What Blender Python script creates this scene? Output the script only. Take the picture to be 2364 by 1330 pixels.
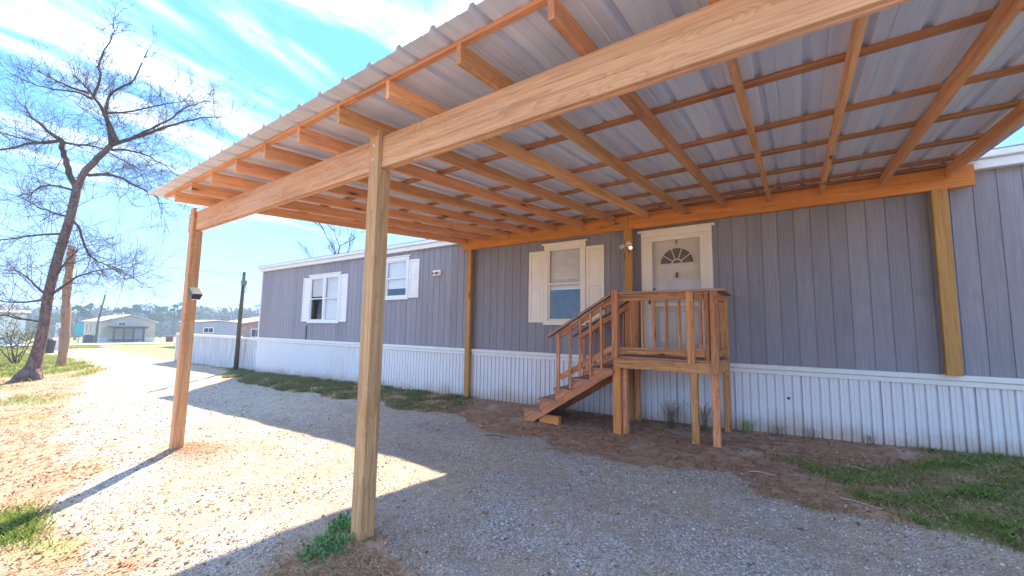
import bpy, math, random
import numpy as np
from mathutils import Matrix, Vector
random.seed(7); rng = np.random.default_rng(11)
for o in list(bpy.data.objects): bpy.data.objects.remove(o)
SC = bpy.context.scene; COL = SC.collection

# ------------------------------------------------------------------ camera, sky, sun, exposure
cam = bpy.data.cameras.new('camera'); CAM = bpy.data.objects.new('camera', cam); COL.objects.link(CAM)
cam.sensor_width = 36.0; cam.lens = 945.3 / 2364 * 36.0; cam.clip_start = 0.05; cam.clip_end = 3000
r_ = Vector((0.81707719, 0.57633625, 0.01487902)); u_ = Vector((0.04390375, -0.08793432, 0.99515829)); f_ = Vector((-0.57485417, 0.81246789, 0.09715245))
CAM.matrix_world = Matrix(((r_.x, u_.x, -f_.x, 0), (r_.y, u_.y, -f_.y, 0), (r_.z, u_.z, -f_.z, 0), (0, 0, 0, 1)))
SC.camera = CAM
SUN_AZ = -44.0; SUN_EL = 39.6          # azimuth clockwise from +Y
world = bpy.data.worlds.new('World'); SC.world = world; world.use_nodes = True
wn = world.node_tree.nodes; wl = world.node_tree.links
bg = wn['Background']; bg.inputs[1].default_value = 0.15
sky = wn.new('ShaderNodeTexSky'); sky.sky_type = 'NISHITA'; sky.sun_disc = False
sky.sun_elevation = math.radians(SUN_EL); sky.sun_rotation = math.radians(SUN_AZ); sky.dust_density = 0.6; sky.ozone_density = 2.0
def wmath(op, a, b=None, c=None, clamp=False):
    n = wn.new('ShaderNodeMath'); n.operation = op; n.use_clamp = clamp
    for i, v in enumerate((a, b, c)):
        if v is None: continue
        if isinstance(v, (int, float)): n.inputs[i].default_value = v
        else: wl.new(v, n.inputs[i])
    return n.outputs[0]
tc = wn.new('ShaderNodeTexCoord'); sx = wn.new('ShaderNodeSeparateXYZ'); wl.new(tc.outputs['Generated'], sx.inputs[0])
zz = wmath('MAXIMUM', sx.outputs[2], 0.04)
px = wmath('DIVIDE', sx.outputs[0], zz); py = wmath('DIVIDE', sx.outputs[1], zz)
cx = wn.new('ShaderNodeCombineXYZ'); wl.new(wmath('MULTIPLY_ADD', py, 0.12, px), cx.inputs[0]); wl.new(wmath('MULTIPLY', py, 0.36), cx.inputs[1])
def wnoise(scale, detail, rough, dist, w):
    n = wn.new('ShaderNodeTexNoise'); n.noise_dimensions = '4D'; n.inputs['Scale'].default_value = scale; n.inputs['Detail'].default_value = detail
    n.inputs['Roughness'].default_value = rough; n.inputs['Distortion'].default_value = dist; n.inputs['W'].default_value = w
    wl.new(cx.outputs[0], n.inputs['Vector']); return n.outputs[0]
def wramp(v, a, b):
    n = wn.new('ShaderNodeMapRange'); n.interpolation_type = 'SMOOTHSTEP'; wl.new(v, n.inputs[0]); n.inputs[1].default_value = a; n.inputs[2].default_value = b; return n.outputs[0]
big = wramp(wnoise(1.9, 6, 0.55, 0.6, 3.1), 0.435, 0.64)
fine = wmath('MAXIMUM', wramp(wnoise(5.5, 8, 0.66, 0.8, 1.0), 0.36, 0.70), wmath('SUBTRACT', 0.75, wmath('MULTIPLY', sx.outputs[2], 3.0)), clamp=True)
cov = wmath('MULTIPLY', wmath('MULTIPLY', big, wramp(sx.outputs[2], 0.10, 0.34)), wmath('MULTIPLY_ADD', fine, 0.60, 0.42))
low = wmath('SUBTRACT', 1.0, wramp(sx.outputs[2], 0.02, 0.42))
cov = wmath('MAXIMUM', cov, wmath('MULTIPLY', low, 0.20), clamp=True)
def wvec(op, a, b):
    n = wn.new('ShaderNodeVectorMath'); n.operation = op
    for i, v in enumerate((a, b)):
        if isinstance(v, tuple): n.inputs[i].default_value = v
        else: wl.new(v, n.inputs[i])
    return n.outputs[0]
CAP = (0.275, 0.77, 1.8)                   # soft shoulder so that the glare round the sun and the horizon keep their blue
raw = wvec('MULTIPLY', sky.outputs[0], (1.0, 1.7, 2.4))
gain = wn.new('ShaderNodeVectorMath'); gain.operation = 'DIVIDE'; wl.new(wvec('MULTIPLY', raw, CAP), gain.inputs[0]); wl.new(wvec('ADD', raw, CAP), gain.inputs[1])
mx = wn.new('ShaderNodeMixRGB'); wl.new(cov, mx.inputs[0]); wl.new(gain.outputs[0], mx.inputs[1]); mx.inputs[2].default_value = (2.0, 2.2, 2.3, 1)
wl.new(mx.outputs[0], bg.inputs[0])
sl = bpy.data.lights.new('sun', 'SUN'); SUN = bpy.data.objects.new('sun', sl); COL.objects.link(SUN)
sl.energy = 2.0; sl.angle = math.radians(0.6); sl.color = (1.0, 0.86, 0.63)
az, el = math.radians(SUN_AZ), math.radians(SUN_EL)
SUN.rotation_euler = Vector((math.sin(az) * math.cos(el), math.cos(az) * math.cos(el), math.sin(el))).to_track_quat('Z', 'Y').to_euler()
SC.view_settings.view_transform = 'Standard'; SC.view_settings.look = 'None'; SC.view_settings.gamma = 1.0
SC.view_settings.use_curve_mapping = False; SC.view_settings.exposure = 3.15
SC.render.engine = 'CYCLES'; SC.cycles.max_bounces = 8; SC.cycles.diffuse_bounces = 5; SC.cycles.transparent_max_bounces = 16

# ------------------------------------------------------------------ helpers
def tag(o, label=None, cat=None, group=None, kind=None):
    if label: o['label'] = label
    if cat: o['category'] = cat
    if group: o['group'] = group
    if kind: o['kind'] = kind
    return o
def empty(name, loc=(0, 0, 0), **k):
    o = bpy.data.objects.new(name, None); COL.objects.link(o); o.location = loc; o.empty_display_size = 0.2
    return tag(o, **k)
def mesh(name, vs, fs, smooth=False):
    m = bpy.data.meshes.new(name); m.from_pydata([tuple(v) for v in vs], [], [tuple(f) for f in fs]); m.validate()
    if smooth:
        m.polygons.foreach_set('use_smooth', [True] * len(m.polygons))
    m.update(); return m
def wpos(o):
    p = Vector(o.location)
    while o.parent: o = o.parent; p += Vector(o.location)
    return p
def link(name, me, mat=None, parent=None, mw=None):
    """mw = wanted placement in world space; parents are never rotated unless stated"""
    o = bpy.data.objects.new(name, me); COL.objects.link(o)
    if mat and not me.materials: me.materials.append(mat)
    m = mw if mw is not None else Matrix.Identity(4)
    if parent is not None:
        o.parent = parent; m = PW(parent).inverted() @ m
    o.matrix_local = m
    return o
def PW(o):
    m = o.matrix_basis.copy()
    while o.parent: o = o.parent; m = o.matrix_basis @ m
    return m
MESHES = {}
def bevbox(l, w, h, b=0.004):
    """box centred at origin with chamfered long edges, long axis X"""
    key = (round(l, 4), round(w, 4), round(h, 4), b)
    if key in MESHES: return MESHES[key]
    b = min(b, w * 0.3, h * 0.3); y, z = w / 2, h / 2
    prof = [(-y + b, -z), (y - b, -z), (y, -z + b), (y, z - b), (y - b, z), (-y + b, z), (-y, z - b), (-y, -z + b)]
    vs = [(-l / 2, a, c) for a, c in prof] + [(l / 2, a, c) for a, c in prof]
    fs = [(i, (i + 1) % 8, (i + 1) % 8 + 8, i + 8) for i in range(8)] + [tuple(range(7, -1, -1)), tuple(range(8, 16))]
    m = mesh('board', vs, fs); MESHES[key] = m; return m
MATM = {}
def withmat(me, mat):
    if mat is None: return me
    k = (me.name, mat.name)
    if k not in MATM:
        if not me.materials: me.materials.append(mat); MATM[k] = me
        elif me.materials[0] == mat: MATM[k] = me
        else:
            c = me.copy(); c.materials.clear(); c.materials.append(mat); MATM[k] = c
    return MATM[k]
def board(name, p0, p1, w, h, mat, parent, up=(0, 0, 1), b=0.004):
    """timber from p0 to p1 (centre line); h measured along `up`, w across"""
    p0, p1 = Vector(p0), Vector(p1); d = p1 - p0; l = d.length; x = d.normalized()
    up = Vector(up); z = (up - x * up.dot(x)).normalized(); y = z.cross(x); c = (p0 + p1) / 2
    mw = Matrix(((x.x, y.x, z.x, c.x), (x.y, y.y, z.y, c.y), (x.z, y.z, z.z, c.z), (0, 0, 0, 1)))
    return link(name, withmat(bevbox(l, w, h, b), mat), None, parent, mw)
def post(name, x, y, z0, z1, wx, wy, mat, parent, b=0.005, lean=(0, 0)):
    return board(name, (x, y, z0), (x + lean[0], y + lean[1], z1), wx, wy, mat, parent, up=(0, 1, 0), b=b)
def box(name, x0, x1, y0, y1, z0, z1, mat, parent, b=0.002):
    return board(name, (x0, (y0 + y1) / 2, (z0 + z1) / 2), (x1, (y0 + y1) / 2, (z0 + z1) / 2), y1 - y0, z1 - z0, mat, parent, b=b)
class MB:
    def __init__(s): s.v = []; s.f = []
    def add(s, vs, fs):
        n = len(s.v); s.v += [tuple(v) for v in vs]; s.f += [tuple(i + n for i in f) for f in fs]
    def box(s, x0, x1, y0, y1, z0, z1):
        s.add([(x0, y0, z0), (x1, y0, z0), (x1, y1, z0), (x0, y1, z0), (x0, y0, z1), (x1, y0, z1), (x1, y1, z1), (x0, y1, z1)],
              [(3, 2, 1, 0), (4, 5, 6, 7), (0, 1, 5, 4), (1, 2, 6, 5), (2, 3, 7, 6), (3, 0, 4, 7)])
    def tube(s, pts, rad, n=6):
        rings = []; pts = [Vector(p) for p in pts]
        ref = Vector((0.31, 0.17, 0.93))
        base = len(s.v)
        for i, p in enumerate(pts):
            t = (pts[min(i + 1, len(pts) - 1)] - pts[max(i - 1, 0)])
            if t.length < 1e-9: t = Vector((0, 0, 1))
            t.normalize(); a = t.cross(ref)
            if a.length < 0.05: a = t.cross(Vector((1, 0, 0)))
            a.normalize(); b_ = t.cross(a); r = rad[i] if hasattr(rad, '__len__') else rad
            for k in range(n):
                q = 2 * math.pi * k / n; s.v.append(tuple(p + (a * math.cos(q) + b_ * math.sin(q)) * r))
        for i in range(len(pts) - 1):
            for k in range(n):
                k2 = (k + 1) % n; s.f.append((base + i * n + k, base + i * n + k2, base + (i + 1) * n + k2, base + (i + 1) * n + k))
        s.f.append(tuple(base + k for k in range(n - 1, -1, -1))); s.f.append(tuple(base + (len(pts) - 1) * n + k for k in range(n)))
    def build(s, name, mat, parent=None, smooth=False, mw=None):
        m = mesh(name, s.v, s.f, smooth); m.materials.append(mat)
        if mw is None: mw = Matrix.Identity(4)
        return link(name, m, None, parent, mw)
def prism(profile, axis, a, b):
    """extrude a 2D polygon; axis 'y': profile is (x,z); axis 'x': profile is (y,z)"""
    n = len(profile)
    if axis == 'y': vs = [(p[0], a, p[1]) for p in profile] + [(p[0], b, p[1]) for p in profile]
    else: vs = [(a, p[0], p[1]) for p in profile] + [(b, p[0], p[1]) for p in profile]
    fs = [tuple(range(n)), tuple(range(2 * n - 1, n - 1, -1))] + [((i + 1) % n, i, i + n, (i + 1) % n + n) for i in range(n)]
    return vs, fs

# ------------------------------------------------------------------ materials
class NT:
    def __init__(s, name, rough=0.6, spec=0.5, metal=0.0):
        s.m = bpy.data.materials.new(name); s.m.use_nodes = True; s.n = s.m.node_tree.nodes; s.l = s.m.node_tree.links
        s.p = s.n['Principled BSDF']; s.p.inputs['Roughness'].default_value = rough; s.p.inputs['Metallic'].default_value = metal
        s.p.inputs['Specular IOR Level'].default_value = spec
    def new(s, t): return s.n.new(t)
    def set(s, sock, v):
        if v is None: return
        if hasattr(v, 'is_linked') or hasattr(v, 'links'): s.l.new(v, sock)
        elif isinstance(v, (tuple, list)): sock.default_value = tuple(v) + ((1,) if len(v) == 3 and len(sock.default_value) == 4 else ())
        else: sock.default_value = v
    def obj(s): return s.new('ShaderNodeTexCoord').outputs['Object']
    def rand(s): return s.new('ShaderNodeObjectInfo').outputs['Random']
    def math(s, op, a, b=None, c=None, clamp=False):
        n = s.new('ShaderNodeMath'); n.operation = op; n.use_clamp = clamp
        for i, v in enumerate((a, b, c)): s.set(n.inputs[i], v)
        return n.outputs[0]
    def vmap(s, v, scale=(1, 1, 1), off=None):
        n = s.new('ShaderNodeVectorMath'); n.operation = 'MULTIPLY'; s.l.new(v, n.inputs[0]); n.inputs[1].default_value = scale
        if off is None: return n.outputs[0]
        k = s.new('ShaderNodeVectorMath'); k.operation = 'ADD'; s.l.new(n.outputs[0], k.inputs[0]); s.set(k.inputs[1], off); return k.outputs[0]
    def noise(s, v, scale, detail=4, rough=0.5, dist=0.0, w=None):
        n = s.new('ShaderNodeTexNoise'); s.l.new(v, n.inputs['Vector'])
        if w is not None: n.noise_dimensions = '4D'; s.set(n.inputs['W'], w)
        n.inputs['Scale'].default_value = scale; n.inputs['Detail'].default_value = detail; n.inputs['Roughness'].default_value = rough; n.inputs['Distortion'].default_value = dist
        return n.outputs[0]
    def vor(s, v, scale, feat='F1', out='Distance', rnd=1.0):
        n = s.new('ShaderNodeTexVoronoi'); s.l.new(v, n.inputs['Vector']); n.inputs['Scale'].default_value = scale; n.feature = feat; n.inputs['Randomness'].default_value = rnd
        return n.outputs[out]
    def rng(s, v, a, b, c=0.0, d=1.0, smooth=True):
        n = s.new('ShaderNodeMapRange'); n.interpolation_type = 'SMOOTHSTEP' if smooth else 'LINEAR'; s.l.new(v, n.inputs[0])
        for i, q in enumerate((a, b, c, d)): n.inputs[i + 1].default_value = q
        return n.outputs[0]
    def mix(s, f, a, b, mode='MIX'):
        n = s.new('ShaderNodeMixRGB'); n.blend_type = mode; s.set(n.inputs[0], f); s.set(n.inputs[1], a); s.set(n.inputs[2], b); return n.outputs[0]
    def ramp(s, v, stops):
        n = s.new('ShaderNodeValToRGB'); s.l.new(v, n.inputs[0]); e = n.color_ramp.elements
        while len(e) < len(stops): e.new(0.5)
        for q, (pos, c) in zip(e, stops): q.position = pos; q.color = tuple(c) + (1,)
        return n.outputs[0]
    def bump(s, h, strength=0.3, dist=0.01):
        n = s.new('ShaderNodeBump'); s.l.new(h, n.inputs['Height']); n.inputs['Strength'].default_value = strength; n.inputs['Distance'].default_value = dist
        s.l.new(n.outputs[0], s.p.inputs['Normal'])
    def col(s, c): s.set(s.p.inputs['Base Color'], c); return s
def plain(name, c, rough=0.6, metal=0.0, var=0.12, scale=6.0, spec=0.5, bump=0.0):
    t = NT(name, rough, spec, metal); n = t.noise(t.obj(), scale, 5, 0.6)
    lo = tuple(x * (1 - var) for x in c); hi = tuple(min(1, x * (1 + var)) for x in c)
    t.col(t.mix(t.rng(n, 0.3, 0.7), lo, hi))
    if bump: t.bump(n, bump, 0.004)
    return t.m
def wood(name, c1, c2, knot=(0.10, 0.035, 0.012), contrast=1.0, grey=0.0, greyc=(0.42, 0.40, 0.33), kn=0.6, vals=0.16):
    t = NT(name, 0.72, 0.25); o = t.obj(); r = t.rand()
    off = t.new('ShaderNodeCombineXYZ'); t.l.new(t.math('MULTIPLY', r, 37.0), off.inputs[0]); t.l.new(t.math('MULTIPLY', r, 91.0), off.inputs[1]); t.l.new(t.math('MULTIPLY', r, 53.0), off.inputs[2])
    v = t.vmap(o, (1, 1, 1), off.outputs[0])
    # knots: sparse cells in stretched space
    so = t.new('ShaderNodeSeparateXYZ'); t.l.new(v, so.inputs[0]); flat = t.new('ShaderNodeCombineXYZ'); t.l.new(so.outputs[0], flat.inputs[0]); t.l.new(t.math('ADD', so.outputs[1], so.outputs[2]), flat.inputs[1]); fv = flat.outputs[0]
    wob = t.noise(t.vmap(fv, (5, 20, 1)), 1.0, 2, 0.5)
    kv = t.vmap(fv, (2.1, 9.0, 1)); kd = t.math('ADD', t.vor(kv, 1.0, rnd=1.0), t.math('MULTIPLY', t.math('SUBTRACT', wob, 0.5), 0.10))
    swirl = t.rng(kd, 0.05, 0.55, 1.0, 0.0)
    warp = t.noise(t.vmap(fv, (0.45, 5.0, 1)), 1.0, 3, 0.5)
    base = t.math('ADD', t.math('MULTIPLY', warp, 8.0), t.math('MULTIPLY', swirl, 2.2))
    fr = t.math('FRACT', t.math('MULTIPLY', base, 1.5))
    ring = t.math('POWER', fr, 2.2)
    grain = t.noise(t.vmap(fv, (1.6, 90, 1)), 1.0, 3, 0.6)
    mott = t.noise(t.vmap(fv, (0.8, 16, 1)), 1.0, 4, 0.6)
    c = t.mix(t.math('MULTIPLY', ring, 0.62 * contrast, clamp=True), c1, c2)
    c = t.mix(t.rng(grain, 0.35, 0.72, 0.0, 0.40 * contrast), c, tuple(x * 0.55 for x in c2))
    c = t.mix(t.rng(mott, 0.40, 0.68, 0.0, 0.5), c, tuple(min(1, x * 1.22) for x in c1)); c = t.mix(t.rng(mott, 0.30, 0.45, 0.35 * contrast, 0.0), c, tuple(x * 0.8 for x in c2))
    if grey: c = t.mix(t.rng(t.noise(t.vmap(o, (0.5, 3, 3), off.outputs[0]), 1.0, 4, 0.6), 0.45, 0.75, 0.0, grey), c, greyc)
    ck = t.noise(t.vmap(fv, (0.35, 26, 1)), 1.0, 2, 0.45); crack = t.math('MULTIPLY', t.rng(t.math('ABSOLUTE', t.math('SUBTRACT', ck, 0.62)), 0.0, 0.010, 1.0, 0.0), 0.6 * min(1, contrast))
    c = t.mix(crack, c, tuple(x * 0.35 for x in c2))
    sel = t.math('GREATER_THAN', t.vor(kv, 1.0, out='Color', rnd=1.0), kn)
    km = t.math('MULTIPLY', t.rng(kd, 0.06, 0.16, 1.0, 0.0), sel); halo = t.math('MULTIPLY', t.rng(kd, 0.12, 0.34, 0.5, 0.0), sel)
    c = t.mix(halo, c, tuple(x * 0.6 for x in c2)); c = t.mix(km, c, knot)
    hs = t.new('ShaderNodeHueSaturation'); t.l.new(c, hs.inputs['Color'])
    t.l.new(t.math('MULTIPLY_ADD', r, 2 * vals, 1 - vals), hs.inputs['Value']); t.l.new(t.math('MULTIPLY_ADD', t.math('FRACT', t.math('MULTIPLY', r, 7.3)), 0.016, 0.492), hs.inputs['Hue'])
    t.col(hs.outputs[0]); t.bump(t.math('ADD', grain, t.math('MULTIPLY', ring, 0.5)), 0.35, 0.003)
    return t.m
W_POST = wood('treated_pine_post', (0.74, 0.43, 0.20), (0.48, 0.235, 0.09), grey=0.45, greyc=(0.40, 0.37, 0.24), kn=0.62, contrast=1.35)
W_BEAM = wood('treated_pine_beam', (0.80, 0.45, 0.26), (0.58, 0.28, 0.14), grey=0.35, greyc=(0.56, 0.47, 0.42), kn=0.9, contrast=1.3)
W_RAFT = wood('treated_pine_rafter', (0.80, 0.40, 0.19), (0.60, 0.245, 0.095), kn=0.62, contrast=1.1, vals=0.22)
W_HEAD = wood('treated_pine_header', (0.78, 0.33, 0.09), (0.60, 0.215, 0.045), kn=0.68, contrast=1.0)
W_GOLD = wood('golden_pine_post', (0.66, 0.36, 0.12), (0.50, 0.24, 0.06), kn=0.6, contrast=1.1)
W_PURL = wood('rough_purlin', (0.50, 0.23, 0.10), (0.34, 0.12, 0.045), kn=0.7, contrast=1.1)
W_DECK = wood('stained_deck_pine', (0.74, 0.34, 0.15), (0.36, 0.11, 0.035), knot=(0.04, 0.012, 0.006), kn=0.55, contrast=1.35, vals=0.22)
W_DECKT = wood('weathered_deck_pine', (0.50, 0.29, 0.19), (0.28, 0.13, 0.07), kn=0.6, contrast=1.1, grey=0.8, greyc=(0.34, 0.26, 0.22))

def siding_mat():
    t = NT('blue_grey_wood_siding', 0.62, 0.35); o = t.obj(); r = t.rand()
    g = t.noise(t.vmap(o, (60, 60, 2.2)), 1.0, 4, 0.65, w=t.math('MULTIPLY', r, 40)); b = t.noise(o, 0.9, 3, 0.5, w=t.math('MULTIPLY', r, 9))
    c = t.mix(t.rng(g, 0.35, 0.7), (0.262, 0.246, 0.272), (0.335, 0.315, 0.342))
    c = t.mix(t.rng(b, 0.4, 0.7, 0, 0.25), c, (0.36, 0.33, 0.33))
    c = t.mix(1.0, c, t.ramp(r, [(0, (0.92, 0.92, 0.92)), (1, (1.07, 1.06, 1.08))]), 'MULTIPLY')
    t.col(t.mix(t.rng(t.noise(o, 3.0, 5, 0.65, w=t.math('MULTIPLY', r, 17)), 0.5, 0.8, 0, 0.22), c, (0.16, 0.15, 0.16))); t.bump(g, 0.35, 0.004); return t.m
SIDING = siding_mat()
def skirt_mat():
    t = NT('white_vinyl_skirting', 0.38, 0.45); g = t.new('ShaderNodeNewGeometry').outputs['Position']
    s_ = t.new('ShaderNodeSeparateXYZ'); t.l.new(g, s_.inputs[0])
    streak = t.noise(t.vmap(g, (14, 14, 0.9)), 1.0, 5, 0.65); n = t.noise(g, 2.2, 6, 0.65)
    ht = t.math('ADD', t.math('SUBTRACT', s_.outputs[2], t.math('MULTIPLY_ADD', s_.outputs[0], 0.0215, -1.45)), t.math('MULTIPLY', t.math('SUBTRACT', n, 0.5), 0.55))
    mud = t.rng(ht, -0.02, 0.34, 0.72, 0.0)
    c = t.mix(t.math('MULTIPLY', t.rng(streak, 0.42, 0.75, 0, 0.5), t.rng(t.noise(g, 0.8, 3, 0.5), 0.42, 0.65)), (0.80, 0.80, 0.82), (0.60, 0.47, 0.38))
    c = t.mix(mud, c, (0.50, 0.36, 0.26)); t.col(c); return t.m
SKIRT = skirt_mat()
WHITE = plain('white_trim_paint', (0.82, 0.80, 0.77), 0.45, var=0.035)
CREAM = plain('cream_trim_paint', (0.92, 0.83, 0.71), 0.5, var=0.03)
DOORM = plain('ivory_door_paint', (0.88, 0.79, 0.69), 0.42, var=0.03)
BLINDM = plain('blind_vinyl', (0.88, 0.86, 0.82), 0.5, var=0.03)
DARKM = plain('dark_interior', (0.055, 0.05, 0.05), 0.9)
INTW = plain('interior_wall', (0.32, 0.29, 0.26), 0.9)
BLACKM = plain('black_plastic', (0.018, 0.016, 0.018), 0.4)
BRASS = plain('aged_brass', (0.32, 0.24, 0.14), 0.35, 0.9)
WPLAST = plain('white_plastic', (0.80, 0.79, 0.76), 0.35, var=0.02)
def glass(name, tint, gl=0.05, mixf=0.55, ior=1.5):
    m = bpy.data.materials.new(name); m.use_nodes = True; n = m.node_tree.nodes; l = m.node_tree.links; n.clear()
    out = n.new('ShaderNodeOutputMaterial'); tr = n.new('ShaderNodeBsdfTransparent'); g = n.new('ShaderNodeBsdfGlossy'); mixs = n.new('ShaderNodeMixShader'); fr = n.new('ShaderNodeFresnel')
    tr.inputs[0].default_value = (*tint, 1); g.inputs['Roughness'].default_value = gl; fr.inputs[0].default_value = 1.55
    ns = n.new('ShaderNodeTexNoise'); ns.inputs['Scale'].default_value = 1.3; bp = n.new('ShaderNodeBump'); bp.inputs['Strength'].default_value = 0.05; l.new(ns.outputs[0], bp.inputs['Height']); l.new(bp.outputs[0], g.inputs['Normal'])
    mm = n.new('ShaderNodeMath'); mm.operation = 'MULTIPLY_ADD'; mm.inputs[1].default_value = 1.0; mm.inputs[2].default_value = mixf; fr.inputs[0].default_value = ior; ge = n.new('ShaderNodeNewGeometry'); bk = n.new('ShaderNodeMath'); bk.operation = 'SUBTRACT'; bk.inputs[0].default_value = 1.0; l.new(ge.outputs['Backfacing'], bk.inputs[1])
    m2 = n.new('ShaderNodeMath'); m2.operation = 'MULTIPLY'; l.new(fr.outputs[0], m2.inputs[0]); l.new(bk.outputs[0], m2.inputs[1]); l.new(m2.outputs[0], mm.inputs[0])
    l.new(mm.outputs[0], mixs.inputs[0]); l.new(tr.outputs[0], mixs.inputs[1]); l.new(g.outputs[0], mixs.inputs[2]); l.new(mixs.outputs[0], out.inputs[0]); return m
GLASS = glass('window_glass', (0.985, 0.99, 1.0), 0.03, 0.03, 1.75)
STORMG = glass('storm_door_glass', (0.95, 0.95, 0.95), 0.06, 0.0)
def galv():
    t = NT('galvalume_roof_sheet', 0.42, 0.5, 0.12); o = t.obj(); r = t.rand()
    st = t.noise(t.vmap(o, (9, 0.5, 9)), 1.0, 5, 0.6, w=t.math('MULTIPLY', r, 30)); sp = t.noise(o, 40, 3, 0.6)
    c = t.mix(t.rng(st, 0.35, 0.7), (0.68, 0.70, 0.81), (0.80, 0.82, 0.90)); c = t.mix(t.rng(st, 0.62, 0.8, 0, 0.35), c, (0.45, 0.36, 0.32))
    t.col(c); t.set(t.p.inputs['Roughness'], t.rng(sp, 0.3, 0.7, 0.36, 0.55)); t.bump(st, 0.12, 0.01); return t.m
GALV = galv()
SHINGLE = plain('grey_roofing', (0.30, 0.29, 0.28), 0.9, scale=20)

# ------------------------------------------------------------------ ground
GX = [-400, -140, -95, -60, -30, -16.6, -10, -6.4, -2.5, -0.9, 1, 2, 8, 60]
GZ = [-6.5, -4.6, -3.45, -2.22, -1.95, -1.78, -1.62, -1.55, -1.5, -1.46, -1.39, -1.34, -1.1, -0.6]
def bumpz(x, y): return 0.012 * np.sin(x * 3.1 + 1.3 * np.sin(y * 1.7)) * np.cos(y * 2.3 + 0.8 * np.sin(x * 1.3)) + 0.006 * np.sin(x * 9.7 + y * 4.1) * np.cos(y * 8.3 - x * 2.2)
def gz(x, y):
    x = np.asarray(x, float); y = np.asarray(y, float)
    near = np.clip(1 - (np.abs(x + 4) - 14) / 20, 0.2, 1)
    z = np.interp(x, GX, GZ) - .05 * np.clip(7.13 - y, 0, 9) * near + bumpz(x, y) * np.clip((7.0 - y) / 0.4, 0, 1)
    z += 0.045 * np.exp(-(((x + 2.95) ** 2 + (y - 2.0) ** 2) / 0.16))       # mound at the middle post
    z += 0.03 * np.exp(-(((x + 7.4) ** 2 + (y - 2.2) ** 2) / 0.25))
    z -= 0.03 * np.exp(-((y - 4.25) ** 2) / 0.12) * (x > -14) * 1.0          # wheel tracks
    return z
def ns(x, y, s=1.0, k=0.0):
    x = np.asarray(x) * s + k; y = np.asarray(y) * s - k * 0.7
    return (np.sin(x * 1.9 + 2.1 * np.sin(y * 1.3 + .5)) + np.sin(y * 2.7 + 1.7 * np.sin(x * 2.1)) * 0.7 + np.sin(x * 5.3 + y * 4.1 + 2 * np.sin(x * 3 - y * 2)) * 0.45) / 2.15
SX = [-60, -25, -18.5, -17, -14.6, -11.5, -8, -5.3, -3.9, -2.7, -1.5, -.67, -.08, .36, .84, 1.17, 4, 10]
SY = [9, 7.2, 6.9, 6.2, 5.78, 5.52, 5.7, 5.63, 5.2, 5.0, 4.95, 4.99, 4.75, 4.63, 4.52, 4.46, 3.6, 3.2]
LX = [-60, -30, -24, -21.5, -15.8, -11.8, -8.9, -8.0, -7.4, -6.8, -6.2, -5.3, -4.7, -4.3, -3.9, -3.5, -3.1, 0, 10]
LY = [2.5, 4.6, 4.4, 3.5, 2.3, 1.75, 1.5, 1.65, 1.75, 1.2, 0.85, 1.0, 1.1, 1.05, 0.75, 0.3, -0.5, -6, -9]
def strip(x, y): return y - np.interp(x, SX, SY) + 0.22 * ns(x, y, 1.3)          # >0: ground beside the wall
def lawn(x, y): return np.interp(x, LX, LY) - y + 0.30 * ns(x, y, 1.0, 3.0)     # >0: left lawn / leaves
def masks(x, y):
    x = np.asarray(x, float); y = np.asarray(y, float)
    st = np.clip(strip(x, y) / 0.25 + 0.5, 0, 1); lw = np.clip(lawn(x, y) / 0.5 + 0.5, 0, 1) * np.clip(1 - 0.55 * (x > -12) * np.clip(ns(x, y, 1.9, 9) + .3, 0, 1), 0, 1)
    far = np.clip((-x - 44 + 1.5 * ns(x, y, .3)) / 2, 0, 1)
    patch = (((x + 43) / 4.0) ** 2 + ((y - 11.9) / 2.3) ** 2 < 1) * 1.0
    soft = np.maximum.reduce([st, lw, far, patch]); grav = 1 - soft
    mound = np.clip(1.15 - np.hypot((x + 2.75) / 0.62, (y - 1.82) / 0.50) + 0.25 * ns(x, y, 4), 0, 1); mound = np.clip(mound * 2.2, 0, 1)
    mound2 = np.clip(1.1 - np.hypot((x + 7.15) / 0.75, (y - 2.35) / 0.42) + 0.3 * ns(x, y, 3), 0, 1)
    grav = grav * (1 - mound) * (1 - 0.75 * mound2)
    gr = np.zeros_like(x)
    right = np.clip((x - (-0.2) + 0.5 * ns(x, y, 1.7)) / 0.9, 0, 1) * np.clip((6.5 - y + .3 * ns(x, y, 2)) / 0.5, 0, 1) 
    right = np.maximum(right, np.clip((x - 0.9) / 0.5, 0, 1))
    left = np.clip((-5.3 - x + 0.5 * ns(x, y, 1.5)) / 0.8, 0, 1)
    gr = np.maximum(gr, st * np.maximum(right * np.clip(0.75 + 0.5 * ns(x, y, 2.6, 4), 0.2, 0.97), left * np.clip(0.50 + 0.5 * ns(x, y, 2.2, 7), 0.08, 0.85)))
    gl = np.clip(0.42 + 0.50 * ns(x, y, 0.8, 5), 0, 1) + np.clip((-18.0 - x) / 4, 0, 1) * 0.55 - 0.9 * np.exp(-((x + 21) ** 2 / 9 + (y - 2.4) ** 2 / 2.2)) - 0.6 * (np.exp(-((x + 10.5) ** 2 / 14)) * (y > 0.2))
    gl = gl + 1.1 * np.exp(-((x + 5.9) ** 2 + (y - .55) ** 2) / .07)
    gr = np.maximum(gr, lw * np.clip(gl, 0, 1)); gr = np.maximum(gr, far * (0.75 + 0.2 * ns(x, y, .4))); gr = np.maximum(gr, patch)
    leaf = lw * np.clip(0.62 + 0.55 * ns(x, y, 2.3, 6), 0.12, 1) * (1 - np.clip(gr, 0, 1) * 0.6) + 0.45 * np.clip(lawn(x, y) + 1.1 + 0.7 * ns(x, y, 1.1, 8), 0, 1) * (x > -14) * (y < 2.6) * grav + mound2 * 0.9
    return grav, np.clip(gr, 0, 1), np.clip(leaf, 0, 1)
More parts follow.
